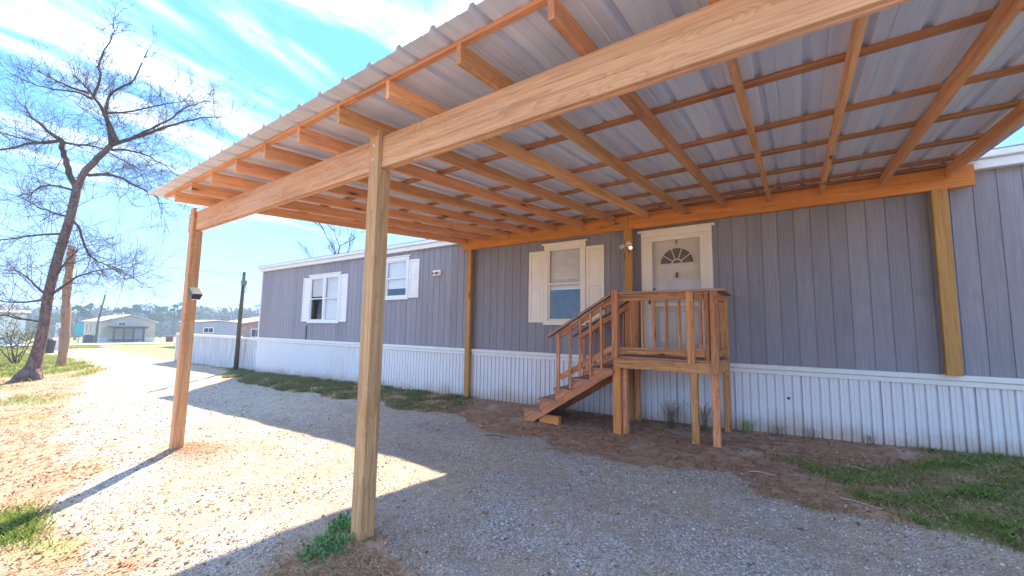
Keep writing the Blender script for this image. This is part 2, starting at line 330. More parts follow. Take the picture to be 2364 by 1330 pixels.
def ground_mat():
    t = NT('gravel_dirt_and_grass_ground', 0.95, 0.15); pos = t.new('ShaderNodeNewGeometry').outputs['Position']
    def attr(n): a = t.new('ShaderNodeAttribute'); a.attribute_name = n; return a.outputs['Fac']
    G, R, L = attr('gravel'), attr('grass'), attr('leaf')
    n1 = t.noise(pos, 1.1, 6, 0.6); n2 = t.noise(pos, 9, 6, 0.7); n3 = t.noise(pos, 70, 4, 0.7)
    v = t.new('ShaderNodeTexVoronoi'); t.l.new(t.vmap(pos, (1, 1, 0.2)), v.inputs['Vector']); v.inputs['Scale'].default_value = 58
    vc = t.new('ShaderNodeSeparateColor'); t.l.new(v.outputs['Color'], vc.inputs[0])
    st = t.ramp(vc.outputs[0], [(0, (0.26, 0.22, 0.205)), (0.45, (0.45, 0.405, 0.385)), (0.8, (0.57, 0.53, 0.51)), (1, (0.74, 0.71, 0.69))])
    sand = t.mix(t.rng(n2, 0.35, 0.65), (0.44, 0.34, 0.24), (0.58, 0.485, 0.375))
    gcol = t.mix(t.rng(t.math('ADD', n1, t.math('MULTIPLY', n2, 0.6)), 0.66, 1.05), sand, st)
    gcol = t.mix(t.rng(t.noise(t.vmap(pos, (0.35, 1.5, 1)), 1.0, 5, 0.62), 0.46, 0.70, 0, 0.6), gcol, (0.40, 0.31, 0.24))
    gcol = t.mix(t.rng(v.outputs['Distance'], 0.35, 0.75, 0, 0.45), gcol, (0.15, 0.12, 0.10))
    dirt = t.mix(t.rng(n2, 0.3, 0.7), (0.26, 0.13, 0.07), (0.50, 0.33, 0.225)); dirt = t.mix(t.rng(t.noise(pos, 1.9, 5, 0.6), 0.52, 0.68, 0, 0.75), dirt, (0.56, 0.43, 0.34)); dirt = t.mix(t.rng(n3, 0.5, 0.75, 0, 0.6), dirt, (0.52, 0.36, 0.25))
    grass = t.mix(t.rng(n3, 0.3, 0.7), (0.15, 0.19, 0.06), (0.30, 0.30, 0.13)); grass = t.mix(t.rng(n2, 0.45, 0.8, 0, 0.8), grass, (0.36, 0.29, 0.12))
    leafc = t.mix(t.rng(n3, 0.35, 0.65), (0.27, 0.14, 0.085), (0.50, 0.37, 0.26))
    c = t.mix(t.rng(t.math('ADD', G, t.math('MULTIPLY', t.math('SUBTRACT', n2, 0.5), 0.9)), 0.3, 0.7), dirt, gcol)
    c = t.mix(t.rng(t.math('ADD', R, t.math('MULTIPLY', t.math('SUBTRACT', n2, 0.5), 0.8)), 0.25, 0.75), c, grass)
    c = t.mix(t.rng(t.math('ADD', L, t.math('MULTIPLY', t.math('SUBTRACT', n3, 0.5), 1.4)), 0.45, 1.05, 0, 0.7), c, leafc)
    t.col(c); t.bump(t.math('ADD', t.math('MULTIPLY', v.outputs['Distance'], -0.6), t.math('MULTIPLY', n2, 1.0)), 0.8, 0.02); return t.m
GROUNDM = ground_mat()
def sheet(xs, ys):
    X, Y = np.meshgrid(xs, ys, indexing='ij'); Z = gz(X, Y); G, R, L = masks(X, Y)
    return X, Y, Z, G, R, L
def axis(*segs):
    out = []
    for a, b, n in segs: out += list(np.linspace(a, b, n, endpoint=False))
    return np.array(out + [segs[-1][1]])
xs = axis((-420, -300, 4), (-300, -100, 14), (-100, -28, 90), (-28, -15, 90), (-15, 4, 190), (4, 12, 20), (12, 60, 10), (60, 200, 6))
ys = axis((-220, -40, 8), (-40, -6, 18), (-6, 0, 30), (0, 7.4, 74), (7.4, 20, 32), (20, 60, 20), (60, 420, 12))
X, Y, Z, G, R, L = sheet(xs, ys)
nx, ny = X.shape; idx = np.arange(nx * ny).reshape(nx, ny)
quads = np.stack([idx[:-1, :-1], idx[1:, :-1], idx[1:, 1:], idx[:-1, 1:]], -1).reshape(-1, 4)
cg = (G[:-1, :-1] + G[1:, 1:] + G[1:, :-1] + G[:-1, 1:]).reshape(-1) / 4
VV = np.stack([X.ravel(), Y.ravel(), Z.ravel()], -1)
def submesh(name, sel, **k):
    q = quads[sel]; used, inv = np.unique(q, return_inverse=True); m = bpy.data.meshes.new(name)
    m.from_pydata(VV[used].tolist(), [], inv.reshape(-1, 4).tolist())
    for an, arr in (('gravel', G), ('grass', R), ('leaf', L)):
        a = m.attributes.new(an, 'FLOAT', 'POINT'); a.data.foreach_set('value', arr.ravel()[used].astype(np.float32))
    m.polygons.foreach_set('use_smooth', [True] * len(m.polygons)); m.materials.append(GROUNDM); m.update()
    return tag(link(name, m), kind='structure', **k)
cxq = X[:-1, :-1].ravel(); cyq = Y[:-1, :-1].ravel()
drive = (cg > 0.5) & (cxq > -50) & (cxq < 12) & (cyq > -14) & (cyq < 20)
submesh('ground', ~drive, label='lawn and dirt ground round the house'); submesh('gravel_driveway', drive, label='pale gravel driveway running under the carport')
# road beyond the drive
t_ = NT('pale_worn_asphalt', 0.9, 0.2); o_ = t_.obj(); t_.col(t_.mix(t_.rng(t_.noise(o_, 1.2, 6, 0.65), 0.3, 0.7), (0.24, 0.245, 0.26), (0.32, 0.32, 0.33)))
ryy = np.linspace(-160, 160, 65); rv = []; rf = []
for y in ryy:
    for x in (-58.5, -57, -55, -53): rv.append((x, y, float(np.interp(x, GX, GZ)) + 0.05 if True else 0))
for i in range(64):
    for k in range(3): a = i * 4 + k; rf.append((a, a + 1, a + 5, a + 4))
m = mesh('road', rv, rf); m.materials.append(t_.m); tag(link('road', m), label='pale road crossing beyond the driveway', kind='structure')

# ------------------------------------------------------------------ mobile home
WY = 7.13
house = empty('mobile_home', (-16.65, WY, -0.5), label='long blue grey mobile home with white skirting and white shutters behind the carport', cat='mobile home')
WINS = [(-13.19, -11.43, 0.06, 1.60), (-9.33, -8.34, 0.70, 1.84), (-4.23, -3.32, 0.07, 1.68)]
OPEN = [(a + 0.06, b - 0.06, c + 0.06, d - 0.06) for a, b, c, d in WINS] + [(-2.16, -1.19, -0.46, 1.62)]
Z0, Z1 = -0.50, 2.02
edges = [-16.6 + 0.1995 * i for i in range(110)]
def plank(xa, xb, za, zb):
    if xb - xa < 0.004 or zb - za < 0.01: return
    g = 0.0045
    key = ('plank', round(xb - xa, 3), round(zb - za, 3))
    if key not in MESHES:
        w, h = xb - xa, zb - za; d = 0.016
        prof = [(0, d), (0, 0.008), (g, 0.008), (g + 0.002, 0), (w - g - 0.002, 0), (w - g, 0.008), (w, 0.008), (w, d)]
        vs = [(p[0], p[1], 0) for p in prof] + [(p[0], p[1], h) for p in prof]; n = len(prof)
        fs = [(i, i + 1, i + 1 + n, i + n) for i in range(n - 1)] + [tuple(range(n - 1, -1, -1)), tuple(range(n, 2 * n))]
        MESHES[key] = mesh('siding_plank', vs, fs); MESHES[key].materials.append(SIDING)
    link('siding_plank', MESHES[key], None, house, Matrix.Translation((xa, WY, za)))
for i in range(len(edges) - 1):
    a, b = edges[i], edges[i + 1]; cuts = [a, b]
    for o in OPEN:
        for e in o[:2]:
            if a + 0.003 < e < b - 0.003: cuts.append(e)
    cuts.sort()
    for c0, c1 in zip(cuts, cuts[1:]):
        mid = (c0 + c1) / 2; hit = [o for o in OPEN if o[0] < mid < o[1]]
        if hit: plank(c0, c1, Z0, hit[0][2]); plank(c0, c1, hit[0][3], Z1)
        else: plank(c0, c1, Z0, Z1)
HX1 = edges[-1]
# shell, ceiling, floor
mb = MB(); mb.box(-16.55, HX1 - 0.05, 11.3, 11.36, -2.2, 2.02); mb.box(-16.58, -16.5, WY + 0.02, 11.3, -2.2, 2.02); mb.box(HX1 - 0.1, HX1, WY + 0.02, 11.3, -1.8, 2.02); mb.build('back_wall', INTW, house)
mb = MB(); mb.box(-16.5, HX1 - 0.1, WY + 0.02, 11.3, -0.56, -0.5); mb.build('floor_deck', DARKM, house)
mb = MB(); mb.box(-16.5, HX1 - 0.1, WY + 0.02, 11.3, 2.02, 2.05); mb.build('ceiling_panel', INTW, house)
for x in (-10.6, -6.6): 
    mb = MB(); mb.box(x, x + 0.08, WY + 0.03, 11.29, -0.5, 2.02); mb.build('partition_wall', INTW, house)
# roof with shallow pitch and white stepped fascia
mb = MB(); vs, fs = prism([(7.0, 2.14), (9.25, 2.62), (11.5, 2.14), (11.5, 2.17), (9.25, 2.66), (6.985, 2.175)], 'x', -16.78, HX1 + 0.15); mb.add(vs, fs); mb.build('roof', SHINGLE, house)
box('fascia_board', -16.74, HX1 + 0.1, 7.03, 7.125, 1.965, 2.075, WHITE, house, 0.006)
box('eave_gutter', -16.78, HX1 + 0.12, 6.985, 7.10, 2.078, 2.165, WHITE, house, 0.012)
box('corner_trim', -16.64, -16.56, 7.105, 7.2, -0.5, 1.96, WHITE, house)
mb = MB(); vs, fs = prism([(7.13, 2.0), (11.35, 2.0), (9.25, 2.5)], 'x', -16.6, -16.55); mb.add(vs, fs); mb.build('gable_infill', SIDING, house)
# skirting trim (two steps) and ribbed skirting panels
box('skirting_cap', -16.66, HX1, 7.055, 7.12, -0.545, -0.478, WHITE, house, 0.008)
box('skirting_rail', -16.66, HX1, 7.07, 7.12, -0.61, -0.548, WHITE, house, 0.005)
def skirt_panel(parent, x0, w, y, z0, z1, step=0.1035, mat=None):
    mat = mat or SKIRT; key = ('skp', round(w, 3), round(z1 - z0, 2), mat.name)
    if key not in MESHES:
        vs = []; fs = []; prof = []; n = int(round(w / step)); s = w / n
        for i in range(n):
            a = i * s; prof += [(a + 0.004, 0.0), (a + s * 0.30, 0.0), (a + s * 0.34, 0.006), (a + s * 0.40, 0.006), (a + s * 0.44, 0), (a + s * 0.80, 0.0), (a + s * 0.82, 0.030), (a + s - 0.004, 0.030)]
        prof.append((w, 0.0)); 
        vs = [(p[0], p[1], 0) for p in prof] + [(p[0], p[1], z1 - z0) for p in prof]; n = len(prof)
        fs = [(i, i + 1, i + 1 + n, i + n) for i in range(n - 1)]
        MESHES[key] = mesh('skirting_panel', vs, fs); MESHES[key].materials.append(mat)
    return link('skirting_panel', MESHES[key], None, parent, Matrix.Translation((x0, y, z0)))
x = -16.6
while x < HX1 - 0.3: skirt_panel(house, x, 0.828, 7.095, float(np.interp(x, GX, GZ)) - 0.12, -0.612); x += 0.828
# a small hole puncture and dryer vent spot on the skirting right of the porch
mb = MB(); mb.tube([(-0.20, 7.085, -0.93), (-0.20, 7.10, -0.93)], 0.018, 10); mb.build('vent_hole', BLACKM, house)

def blind(parent, x0, x1, z0, z1, y, tilt=0.0195, step=0.038):
    mb = MB(); z = z1
    while z > z0:
        mb.add([(x0, y - 0.006, z - tilt), (x1, y - 0.006, z - tilt), (x1, y + 0.006, z + tilt), (x0, y + 0.006, z + tilt), (x0, y - 0.0075, z - tilt), (x1, y - 0.0075, z - tilt), (x1, y + 0.0045, z + tilt), (x0, y + 0.0045, z + tilt)],
               [(0, 1, 2, 3), (7, 6, 5, 4), (0, 4, 5, 1), (2, 6, 7, 3)]); z -= step
    for xx in (x0 + 0.08, x1 - 0.08): mb.box(xx, xx + 0.008, y - 0.014, y - 0.012, z0, z1 + 0.02)
    o = mb.build('blind', BLINDM, parent); return o
def window(x0, x1, z0, z1, units, trim, blinds, shut, sl_z, drop=0.02):
    w = empty('window', ((x0 + x1) / 2, WY, z0)); w.parent = house; w.matrix_local = PW(house).inverted() @ Matrix.Translation(((x0 + x1) / 2, WY, z0))
    t = 0.085
    box('casing', x0, x0 + t, WY - 0.035, WY + 0.02, z0 + t, z1 - t, trim, w, 0.006); box('casing', x1 - t, x1, WY - 0.035, WY + 0.02, z0 + t, z1 - t, trim, w, 0.006)
    box('sill', x0 - 0.012, x1 + 0.012, WY - 0.045, WY + 0.02, z0, z0 + t, trim, w, 0.008); box('head_casing', x0, x1, WY - 0.037, WY + 0.02, z1 - t, z1, trim, w, 0.004)
    box('crown', x0 - 0.05, x1 + 0.05, WY - 0.06, WY - 0.0, z1, z1 + 0.035, trim, w, 0.008)
    xa, xb = x0 + t, x1 - t; n = units; mw = 0.09 if n > 1 else 0; uw = (xb - xa - mw * (n - 1)) / n; za, zb = z0 + t, z1 - t; zm = (za + zb) / 2
    for k in range(n):
        a = xa + k * (uw + mw); b = a + uw
        if k: box('mullion', a - mw, a, WY - 0.03, WY + 0.03, za, zb, trim, w, 0.004)
        f = 0.035
        for (lo, hi, yy) in ((zm - 0.005, zb, 0.0), (za, zm + 0.03, 0.014)):
            s = MB(); s.box(a, a + f, WY - 0.018 + yy, WY + 0.01 + yy, lo, hi); s.box(b - f, b, WY - 0.018 + yy, WY + 0.01 + yy, lo, hi)
            s.box(a + f, b - f, WY - 0.018 + yy, WY + 0.01 + yy, hi - f, hi); s.box(a + f, b - f, WY - 0.018 + yy, WY + 0.01 + yy, lo, lo + f); s.build('sash', trim, w)
            g = MB(); g.box(a + f, b - f, WY - 0.006 + yy, WY - 0.002 + yy, lo + f, hi - f); g.build('pane', GLASS, w)
        if k < len(blinds) and blinds[k] is not None: blind(w, a + 0.03, b - 0.03, blinds[k], zb - 0.01, WY + 0.032)
    for (sa, sb) in shut:
        s = empty('shutter', ((sa + sb) / 2, WY, sl_z[0])); s.parent = house; s.matrix_local = PW(house).inverted() @ Matrix.Translation(((sa + sb) / 2, WY, sl_z[0]))
        b0, b1 = sl_z; q = 0.055; mid = (b0 + b1) / 2 + 0.02
        m_ = MB(); m_.box(sa, sb, WY - 0.012, WY - 0.002, b0, b1); m_.build('back_panel', trim, s)
        m_ = MB(); m_.box(sa, sa + q, WY - 0.028, WY - 0.012, b0, b1); m_.box(sb - q, sb, WY - 0.028, WY - 0.012, b0, b1)
        for (c, d) in ((b0, b0 + q), (mid - q / 2, mid + q / 2), (b1 - q, b1)): m_.box(sa + q, sb - q, WY - 0.028, WY - 0.012, c, d)
        m_.build('stile_frame', trim, s)
        for (c, d) in ((b0 + q, mid - q / 2), (mid + q / 2, b1 - q)):
            m_ = MB(); i = 0.028; u = sa + q + 0.008; v = sb - q - 0.008; c += 0.008; d -= 0.008
            m_.add([(u, WY - 0.0125, c), (v, WY - 0.0125, c), (v, WY - 0.0125, d), (u, WY - 0.0125, d), (u + i, WY - 0.024, c + i), (v - i, WY - 0.024, c + i), (v - i, WY - 0.024, d - i), (u + i, WY - 0.024, d - i)],
                   [(0, 1, 5, 4), (1, 2, 6, 5), (2, 3, 7, 6), (3, 0, 4, 7), (4, 5, 6, 7)]); m_.build('raised_panel', trim, s)
    return w
window(*WINS[0], 2, WHITE, [0.9, 0.2], [(-13.58, -13.20), (-11.42, -11.05)], (0.11, 1.55))
window(*WINS[1], 1, WHITE, [1.0], [(-9.72, -9.34), (-8.33, -7.95)], (0.74, 1.74))
window(*WINS[2], 1, CREAM, [0.78], [(-4.60, -4.24), (-3.31, -2.95)], (0.12, 1.575))
CLOTH = plain('curtain_cloth', (0.42, 0.40, 0.38), 0.9)
mb = MB(); 
pf = [(-13.0 + 0.02 * i, WY + 0.09 + 0.012 * math.sin(i * 1.9)) for i in range(20)]
mb.add([(a, b, 0.9) for a, b in pf] + [(a, b, 1.5) for a, b in pf], [(i, i + 1, i + 21, i + 20) for i in range(19)]); mb.build('curtain', CLOTH, house)

# door
door = empty('front_door', (-1.68, WY, -0.42)); door.parent = house; door.matrix_local = PW(house).inverted() @ Matrix.Translation((-1.68, WY, -0.42))
DX0, DX1, DZ0, DZ1 = -2.25, -1.12, -0.42, 1.69
for (a, b) in ((DX0, DX0 + 0.105), (DX1 - 0.105, DX1)):
    box('casing', a, b, WY - 0.04, WY + 0.01, DZ0, DZ1 - 0.09, CREAM, door, 0.01); box('casing_bead', a + 0.03, a + 0.06, WY - 0.05, WY - 0.0385, DZ0, DZ1 - 0.09, CREAM, door, 0.003)
box('head_casing', DX0, DX1, WY - 0.042, WY + 0.01, DZ1 - 0.09, DZ1, CREAM, door, 0.006)
box('crown', DX0 - 0.06, DX1 + 0.05, WY - 0.07, WY, DZ1, DZ1 + 0.04, CREAM, door, 0.01)
sx0, sx1, sz0, sz1 = DX0 + 0.105, DX1 - 0.105, DZ0 + 0.03, DZ1 - 0.092
mb = MB(); q = 0.075; y0, y1 = WY - 0.03, WY + 0.0
mb.box(sx0, sx0 + q, y0, y1, sz0, sz1); mb.box(sx1 - q, sx1, y0, y1, sz0, sz1); mb.box(sx0 + q, sx1 - q, y0, y1, sz1 - q, sz1); mb.box(sx0 + q, sx1 - q, y0, y1, sz0, sz0 + 0.1); mb.box(sx0 + q, sx1 - q, y0, y1, 0.40, 0.455)
mb.build('storm_door_frame', CREAM, door)
for (a, b) in ((0.455, sz1 - q), (sz0 + 0.1, 0.40)):
    mb = MB(); mb.box(sx0 + q, sx1 - q, WY - 0.016, WY - 0.012, a, b); mb.build('storm_glass', STORMG, door)
box('threshold', DX0 + 0.1, DX1 - 0.1, WY - 0.06, WY + 0.06, DZ0, DZ0 + 0.03, BRASS, door)
mb = MB(); ix0, ix1 = sx0 + 0.01, sx1 - 0.01; yd = WY + 0.075
mb.box(ix0, ix1, yd, yd + 0.045, sz0, sz1 + 0.02); mb.build('door_slab', DOORM, door)
mb = MB(); mb.box(sx0 - 0.03, sx0 + 0.008, WY + 0.0, yd + 0.05, sz0, sz1 + 0.02); mb.box(sx1 - 0.008, sx1 + 0.03, WY, yd + 0.05, sz0, sz1 + 0.02); mb.box(sx0 - 0.03, sx1 + 0.03, WY, yd + 0.05, sz1 + 0.0, sz1 + 0.05); mb.build('jamb', CREAM, door)
# fan light: dark glass, arch rim, hub and spokes
cxd = (ix0 + ix1) / 2; fz = 1.12; rad = 0.285
n = 20; vs = [(cxd, yd - 0.004, fz)] + [(cxd + rad * math.cos(math.pi * i / n), yd - 0.004, fz + rad * math.sin(math.pi * i / n)) for i in range(n + 1)]
m_ = mesh('fanlight_glass', vs + [(a, b + 0.003, c) for a, b, c in vs], [(0, i + 2, i + 1) for i in range(n)] + [(n + 2, n + 2 + i + 1, n + 2 + i + 2) for i in range(n)])
t_ = NT('smoky_fanlight_glass', 0.25, 0.6); t_.col((0.20, 0.15, 0.125)); m_.materials.append(t_.m); link('fanlight_glass', m_, None, door)
def arch(r, th, name):
    m_ = MB(); pts = [(cxd + r * math.cos(math.pi * i / 24), yd - 0.012, fz + r * math.sin(math.pi * i / 24)) for i in range(25)]; m_.tube(pts, th, 6); return m_.build(name, CREAM, door)
arch(rad, 0.016, 'fanlight_rim'); arch(0.08, 0.012, 'fanlight_hub')
mb = MB(); mb.tube([(cxd - rad - 0.015, yd - 0.012, fz), (cxd + rad + 0.015, yd - 0.012, fz)], 0.017, 6); mb.build('fanlight_sill', CREAM, door)
for k in (36, 72, 108, 144):
    a = math.radians(k); mb = MB(); mb.tube([(cxd + 0.08 * math.cos(a), yd - 0.012, fz + 0.08 * math.sin(a)), (cxd + rad * math.cos(a), yd - 0.012, fz + rad * math.sin(a))], 0.009, 6); mb.build('fanlight_spoke', CREAM, door)
def raised(parent, u, v, c, d, y, mat, i=0.03, name='raised_panel'):
    m_ = MB(); m_.add([(u, y - 0.001, c), (v, y - 0.001, c), (v, y - 0.001, d), (u, y - 0.001, d), (u + i * .3, y - 0.014, c + i * .3), (v - i * .3, y - 0.014, c + i * .3), (v - i * .3, y - 0.014, d - i * .3), (u + i * .3, y - 0.014, d - i * .3), (u + i, y - 0.004, c + i), (v - i, y - 0.004, c + i), (v - i, y - 0.004, d - i), (u + i, y - 0.004, d - i)],
        [(0, 1, 5, 4), (1, 2, 6, 5), (2, 3, 7, 6), (3, 0, 4, 7), (4, 5, 9, 8), (5, 6, 10, 9), (6, 7, 11, 10), (7, 4, 8, 11), (8, 9, 10, 11)]); return m_.build(name, mat, parent)
for (u, v) in ((ix0 + 0.13, cxd - 0.03), (cxd + 0.03, ix1 - 0.13)):
    raised(door, u, v, 0.50, 0.62, yd, DOORM); raised(door, u, v, -0.22, 0.33, yd, DOORM)
mb = MB(); mb.tube([(cxd, yd - 0.02, 0.98), (cxd, yd - 0.03, 0.90)], [0.010, 0.022], 8); mb.tube([(cxd, yd, 0.955), (cxd, yd - 0.03, 0.955)], 0.02, 8); mb.tube([(cxd, yd - 0.022, 0.905), (cxd, yd - 0.022, 0.87)], [0.02, 0.004], 8); mb.build('door_knocker', BRASS, door)
mb = MB(); mb.tube([(ix0 + 0.07, yd, 0.55), (ix0 + 0.07, yd - 0.03, 0.55), (ix0 + 0.07, yd - 0.06, 0.55)], [0.03, 0.014, 0.032], 10); mb.build('door_knob', BRASS, door)
mb = MB(); mb.tube([(ix0 + 0.07, yd, 0.70), (ix0 + 0.07, yd - 0.025, 0.70)], 0.03, 10); mb.build('deadbolt', BRASS, door)
mb = MB(); mb.box(sx0 + 0.02, sx0 + 0.045, y0 - 0.045, y0 - 0.03, 0.44, 0.60); mb.box(sx0 + 0.022, sx0 + 0.043, y0 - 0.031, y0, 0.46, 0.485); mb.box(sx0 + 0.022, sx0 + 0.043, y0 - 0.031, y0, 0.56, 0.585); mb.build('storm_door_handle', BLACKM, door)
# wreath hanger on top of the door
mb = MB(); mb.box(cxd - 0.012, cxd + 0.012, yd - 0.014, yd - 0.002, 1.46, sz1); mb.build('wreath_hook', BRASS, door)

# wall lamp on the siding, right of the middle window
wl_ = empty('wall_light', (-7.30, WY - 0.01, 1.28), label='small cream wall light on the siding right of the single window', cat='wall light')
mb = MB(); mb.box(-7.43, -7.17, WY - 0.035, WY - 0.001, 1.26, 1.39); mb.build('backplate', CREAM, wl_)
for xx in (-7.37, -7.23):
    mb = MB(); mb.tube([(xx, WY - 0.03, 1.325), (xx, WY - 0.09, 1.315), (xx, WY - 0.12, 1.31)], [0.02, 0.04, 0.045], 10); mb.build('lamp_head', WPLAST, wl_)
    mb = MB(); mb.tube([(xx, WY - 0.121, 1.31), (xx, WY - 0.124, 1.31)], [0.036, 0.03], 10); mb.build('lens', DARKM, wl_)
# hanging cable under the left window
mb = MB(); mb.tube([(-13.25, WY - 0.012, -0.02), (-13.26, WY - 0.014, -0.2), (-13.25, WY - 0.012, -0.36), (-13.27, WY - 0.012, -0.48)], 0.014, 6)
tag(mb.build('cable', BLACKM), label='short dark cable hanging below the double window', cat='cable')

# ------------------------------------------------------------------ carport
cp = empty('carport', (-3.0, 4.5, -1.6), label='timber lean-to carport with ribbed metal roof over the gravel drive', cat='carport')
YB = 2.165
def rb(y): return 1.67 + 0.0474 * (y - 2.13)      # rafter underside
RD = 0.135
# header along the house, beam on the outer posts
for k, (a, b) in enumerate(((-6.39, -2.44), (-2.435, 1.75))):
    box('header_board', a, b, 6.985, 7.022, 1.768, 2.025, W_HEAD, cp, 0.004); box('header_board', a + (0 if k else .0), b, 7.025, 7.062, 1.768, 2.022, W_HEAD, cp, 0.004)
BZ0, BZ1 = 1.385, rb(2.17)
for (a, b) in ((-7.66, -3.02), (-3.016, 2.6)):
    box('outer_beam', a, b, YB + 0.002, YB + 0.040, BZ0, BZ1, W_BEAM, cp, 0.005); box('outer_beam', a + 0.01, b, YB + 0.043, YB + 0.081, BZ0 - 0.004, BZ1 - 0.003, W_BEAM, cp, 0.005)
# outer posts: shoulder carries the beam, a tongue runs up outside it
for x in (-7.43, -3.02, 1.45):
    zb = float(gz(x, YB)) - 0.3
    y0, y1 = YB - 0.036, YB + 0.10; xa, xb = x - 0.066, x + 0.066
    prof = [(y0, zb), (y1, zb), (y1, BZ0 - 0.004), (YB, BZ0 - 0.004), (YB, BZ1 + 0.05), (y0, BZ1 + 0.05)]
    L_ = BZ1 + 0.05 - zb
    # mesh in local frame with X up the post so the grain runs along it
    pr = [(p[1] - zb - L_ / 2, p[0] - (y0 + y1) / 2) for p in prof]; c = 0.005
    vs = [(a, b, -0.066) for a, b in pr] + [(a, b, 0.066) for a, b in pr]; n_ = len(pr)
    fs = [tuple(range(n_)), tuple(range(2 * n_ - 1, n_ - 1, -1))] + [((i + 1) % n_, i, i + n_, (i + 1) % n_ + n_) for i in range(n_)]
    me = mesh('post', vs, fs); me.materials.append(W_POST)
    mw = Matrix(((0, 0, -1, x), (0, 1, 0, (y0 + y1) / 2), (1, 0, 0, zb + L_ / 2), (0, 0, 0, 1)))
    if x == -7.43: mw = Matrix.Translation((0.02, 0, 0)) @ mw
    po = link('post', me, None, cp, mw)
    bv = po.modifiers.new('bevel', 'BEVEL'); bv.width = 0.005; bv.segments = 2; bv.limit_method = 'ANGLE'
    for zz_ in (BZ0 + 0.07, BZ0 + 0.2):
        mb = MB(); mb.tube([(x, y0 + 0.002, zz_), (x, y0 - 0.01, zz_)], [0.014, 0.010], 8); mb.build('carriage_bolt', GALV, po)
# wall posts
post('post', -6.16, 7.03, -1.62, 1.765, 0.135, 0.09, W_GOLD, cp); post('post', -2.44, 6.99, -1.62, 1.765, 0.135, 0.09, W_GOLD, cp)
post('post', 1.44, 7.015, -0.48, 1.765, 0.14, 0.105, W_GOLD, cp)
# rafters
RAF = [(-6.93, -6.27, 1.78), (-6.30, -5.64, 1.78), (-5.66, -5.07, 1.78), (-4.98, -4.49, 1.78), (-4.32, -3.90, 1.78), (-3.66, -3.32, 1.78), (-3.03, -2.70, 1.78),
       (-2.40, -2.10, 1.78), (-1.70, -1.51, 1.78), (-1.03, -0.91, 1.78), (-0.30, -0.31, 1.78), (0.36, 0.30, 1.78), (1.04, 0.93, 1.78), (1.72, 1.53, 1.78)]
for (xo, xi, yt) in RAF:
    yi = 6.982
    board('rafter', (xo, yt, rb(yt) + RD / 2), (xi, yi, rb(yi) + RD / 2), 0.038, RD, W_RAFT, cp, b=0.003)
def rx(y, side):   # roof edges
    if side < 0: return -7.47 + (y - 1.62) * (7.47 - 6.53) / 5.5
    return 2.02 - (y - 1.62) * 0.27 / 5.5
PT = 0.028
for y in (1.80, 2.63, 3.45, 4.40, 5.17, 5.97, 6.66, 6.96):
    PW_ = 0.05 if y < 2 else 0.074
    zc = rb(y) + RD + PT / 2
    a, b = rx(y, -1) + 0.06, rx(y, 1) - 0.08; mid = a + (b - a) * (0.45 + 0.1 * math.sin(y * 5))
    board('purlin', (a, y, zc), (mid - 0.002, y, zc), PW_, PT, W_PURL if y > 2 else W_RAFT, cp, b=0.003); board('purlin', (mid + 0.002, y + 0.004, zc), (b, y + 0.004, zc), PW_, PT, W_PURL if y > 2 else W_RAFT, cp, b=0.003)
# ribbed roof sheets: 0.92 m cover, ribs every 0.31 m
YA, YZ = 1.62, 7.10
def zr(y): return rb(y) + RD + PT + 0.002
def rib_prof(s, n):
    p = [(-0.033, 0.0), (-0.013, 0.03), (0.013, 0.03), (0.033, 0.0)]
    for k in range(n):
        x0 = k * s
        for dx in (s * 0.36, s * 0.66): p += [(x0 + dx - 0.012, 0), (x0 + dx - 0.006, 0.004), (x0 + dx + 0.006, 0.004), (x0 + dx + 0.012, 0)]
        p += [(x0 + s - 0.033, 0), (x0 + s - 0.013, 0.03), (x0 + s + 0.013, 0.03), (x0 + s + 0.033, 0)]
    return p
NP = 10; 
for k in range(NP):
    Wo = (rx(YA, 1) - rx(YA, -1)); Wi = (rx(YZ, 1) - rx(YZ, -1))
    prof = rib_prof(0.31, 3); T = 0.93 * NP
    vs = []
    lift = 0.0025 * (k % 2)
    for (yy, Wd, x0) in ((YA, Wo, rx(YA, -1)), (YZ, Wi, rx(YZ, -1))):
        for a, h in prof: vs.append((x0 + (k * 0.93 + a) * Wd / T, yy, zr(yy) + h + lift))
    n_ = len(prof); 
    vs2 = [(a, b, c + 0.0009) for a, b, c in vs]
    fs = [(i + 1, i, i + n_, i + n_ + 1) for i in range(n_ - 1)] + [(i + 2 * n_, i + 1 + 2 * n_, i + 3 * n_ + 1, i + 3 * n_) for i in range(n_ - 1)]
    fs += [(i, i + 1, i + 1 + 2 * n_, i + 2 * n_) for i in range(n_ - 1)] + [(i + n_ + 1, i + n_, i + 3 * n_, i + 3 * n_ + 1) for i in range(n_ - 1)]
    me = mesh('roof_sheet', vs + vs2, fs); me.materials.append(GALV); link('roof_sheet', me, None, cp)

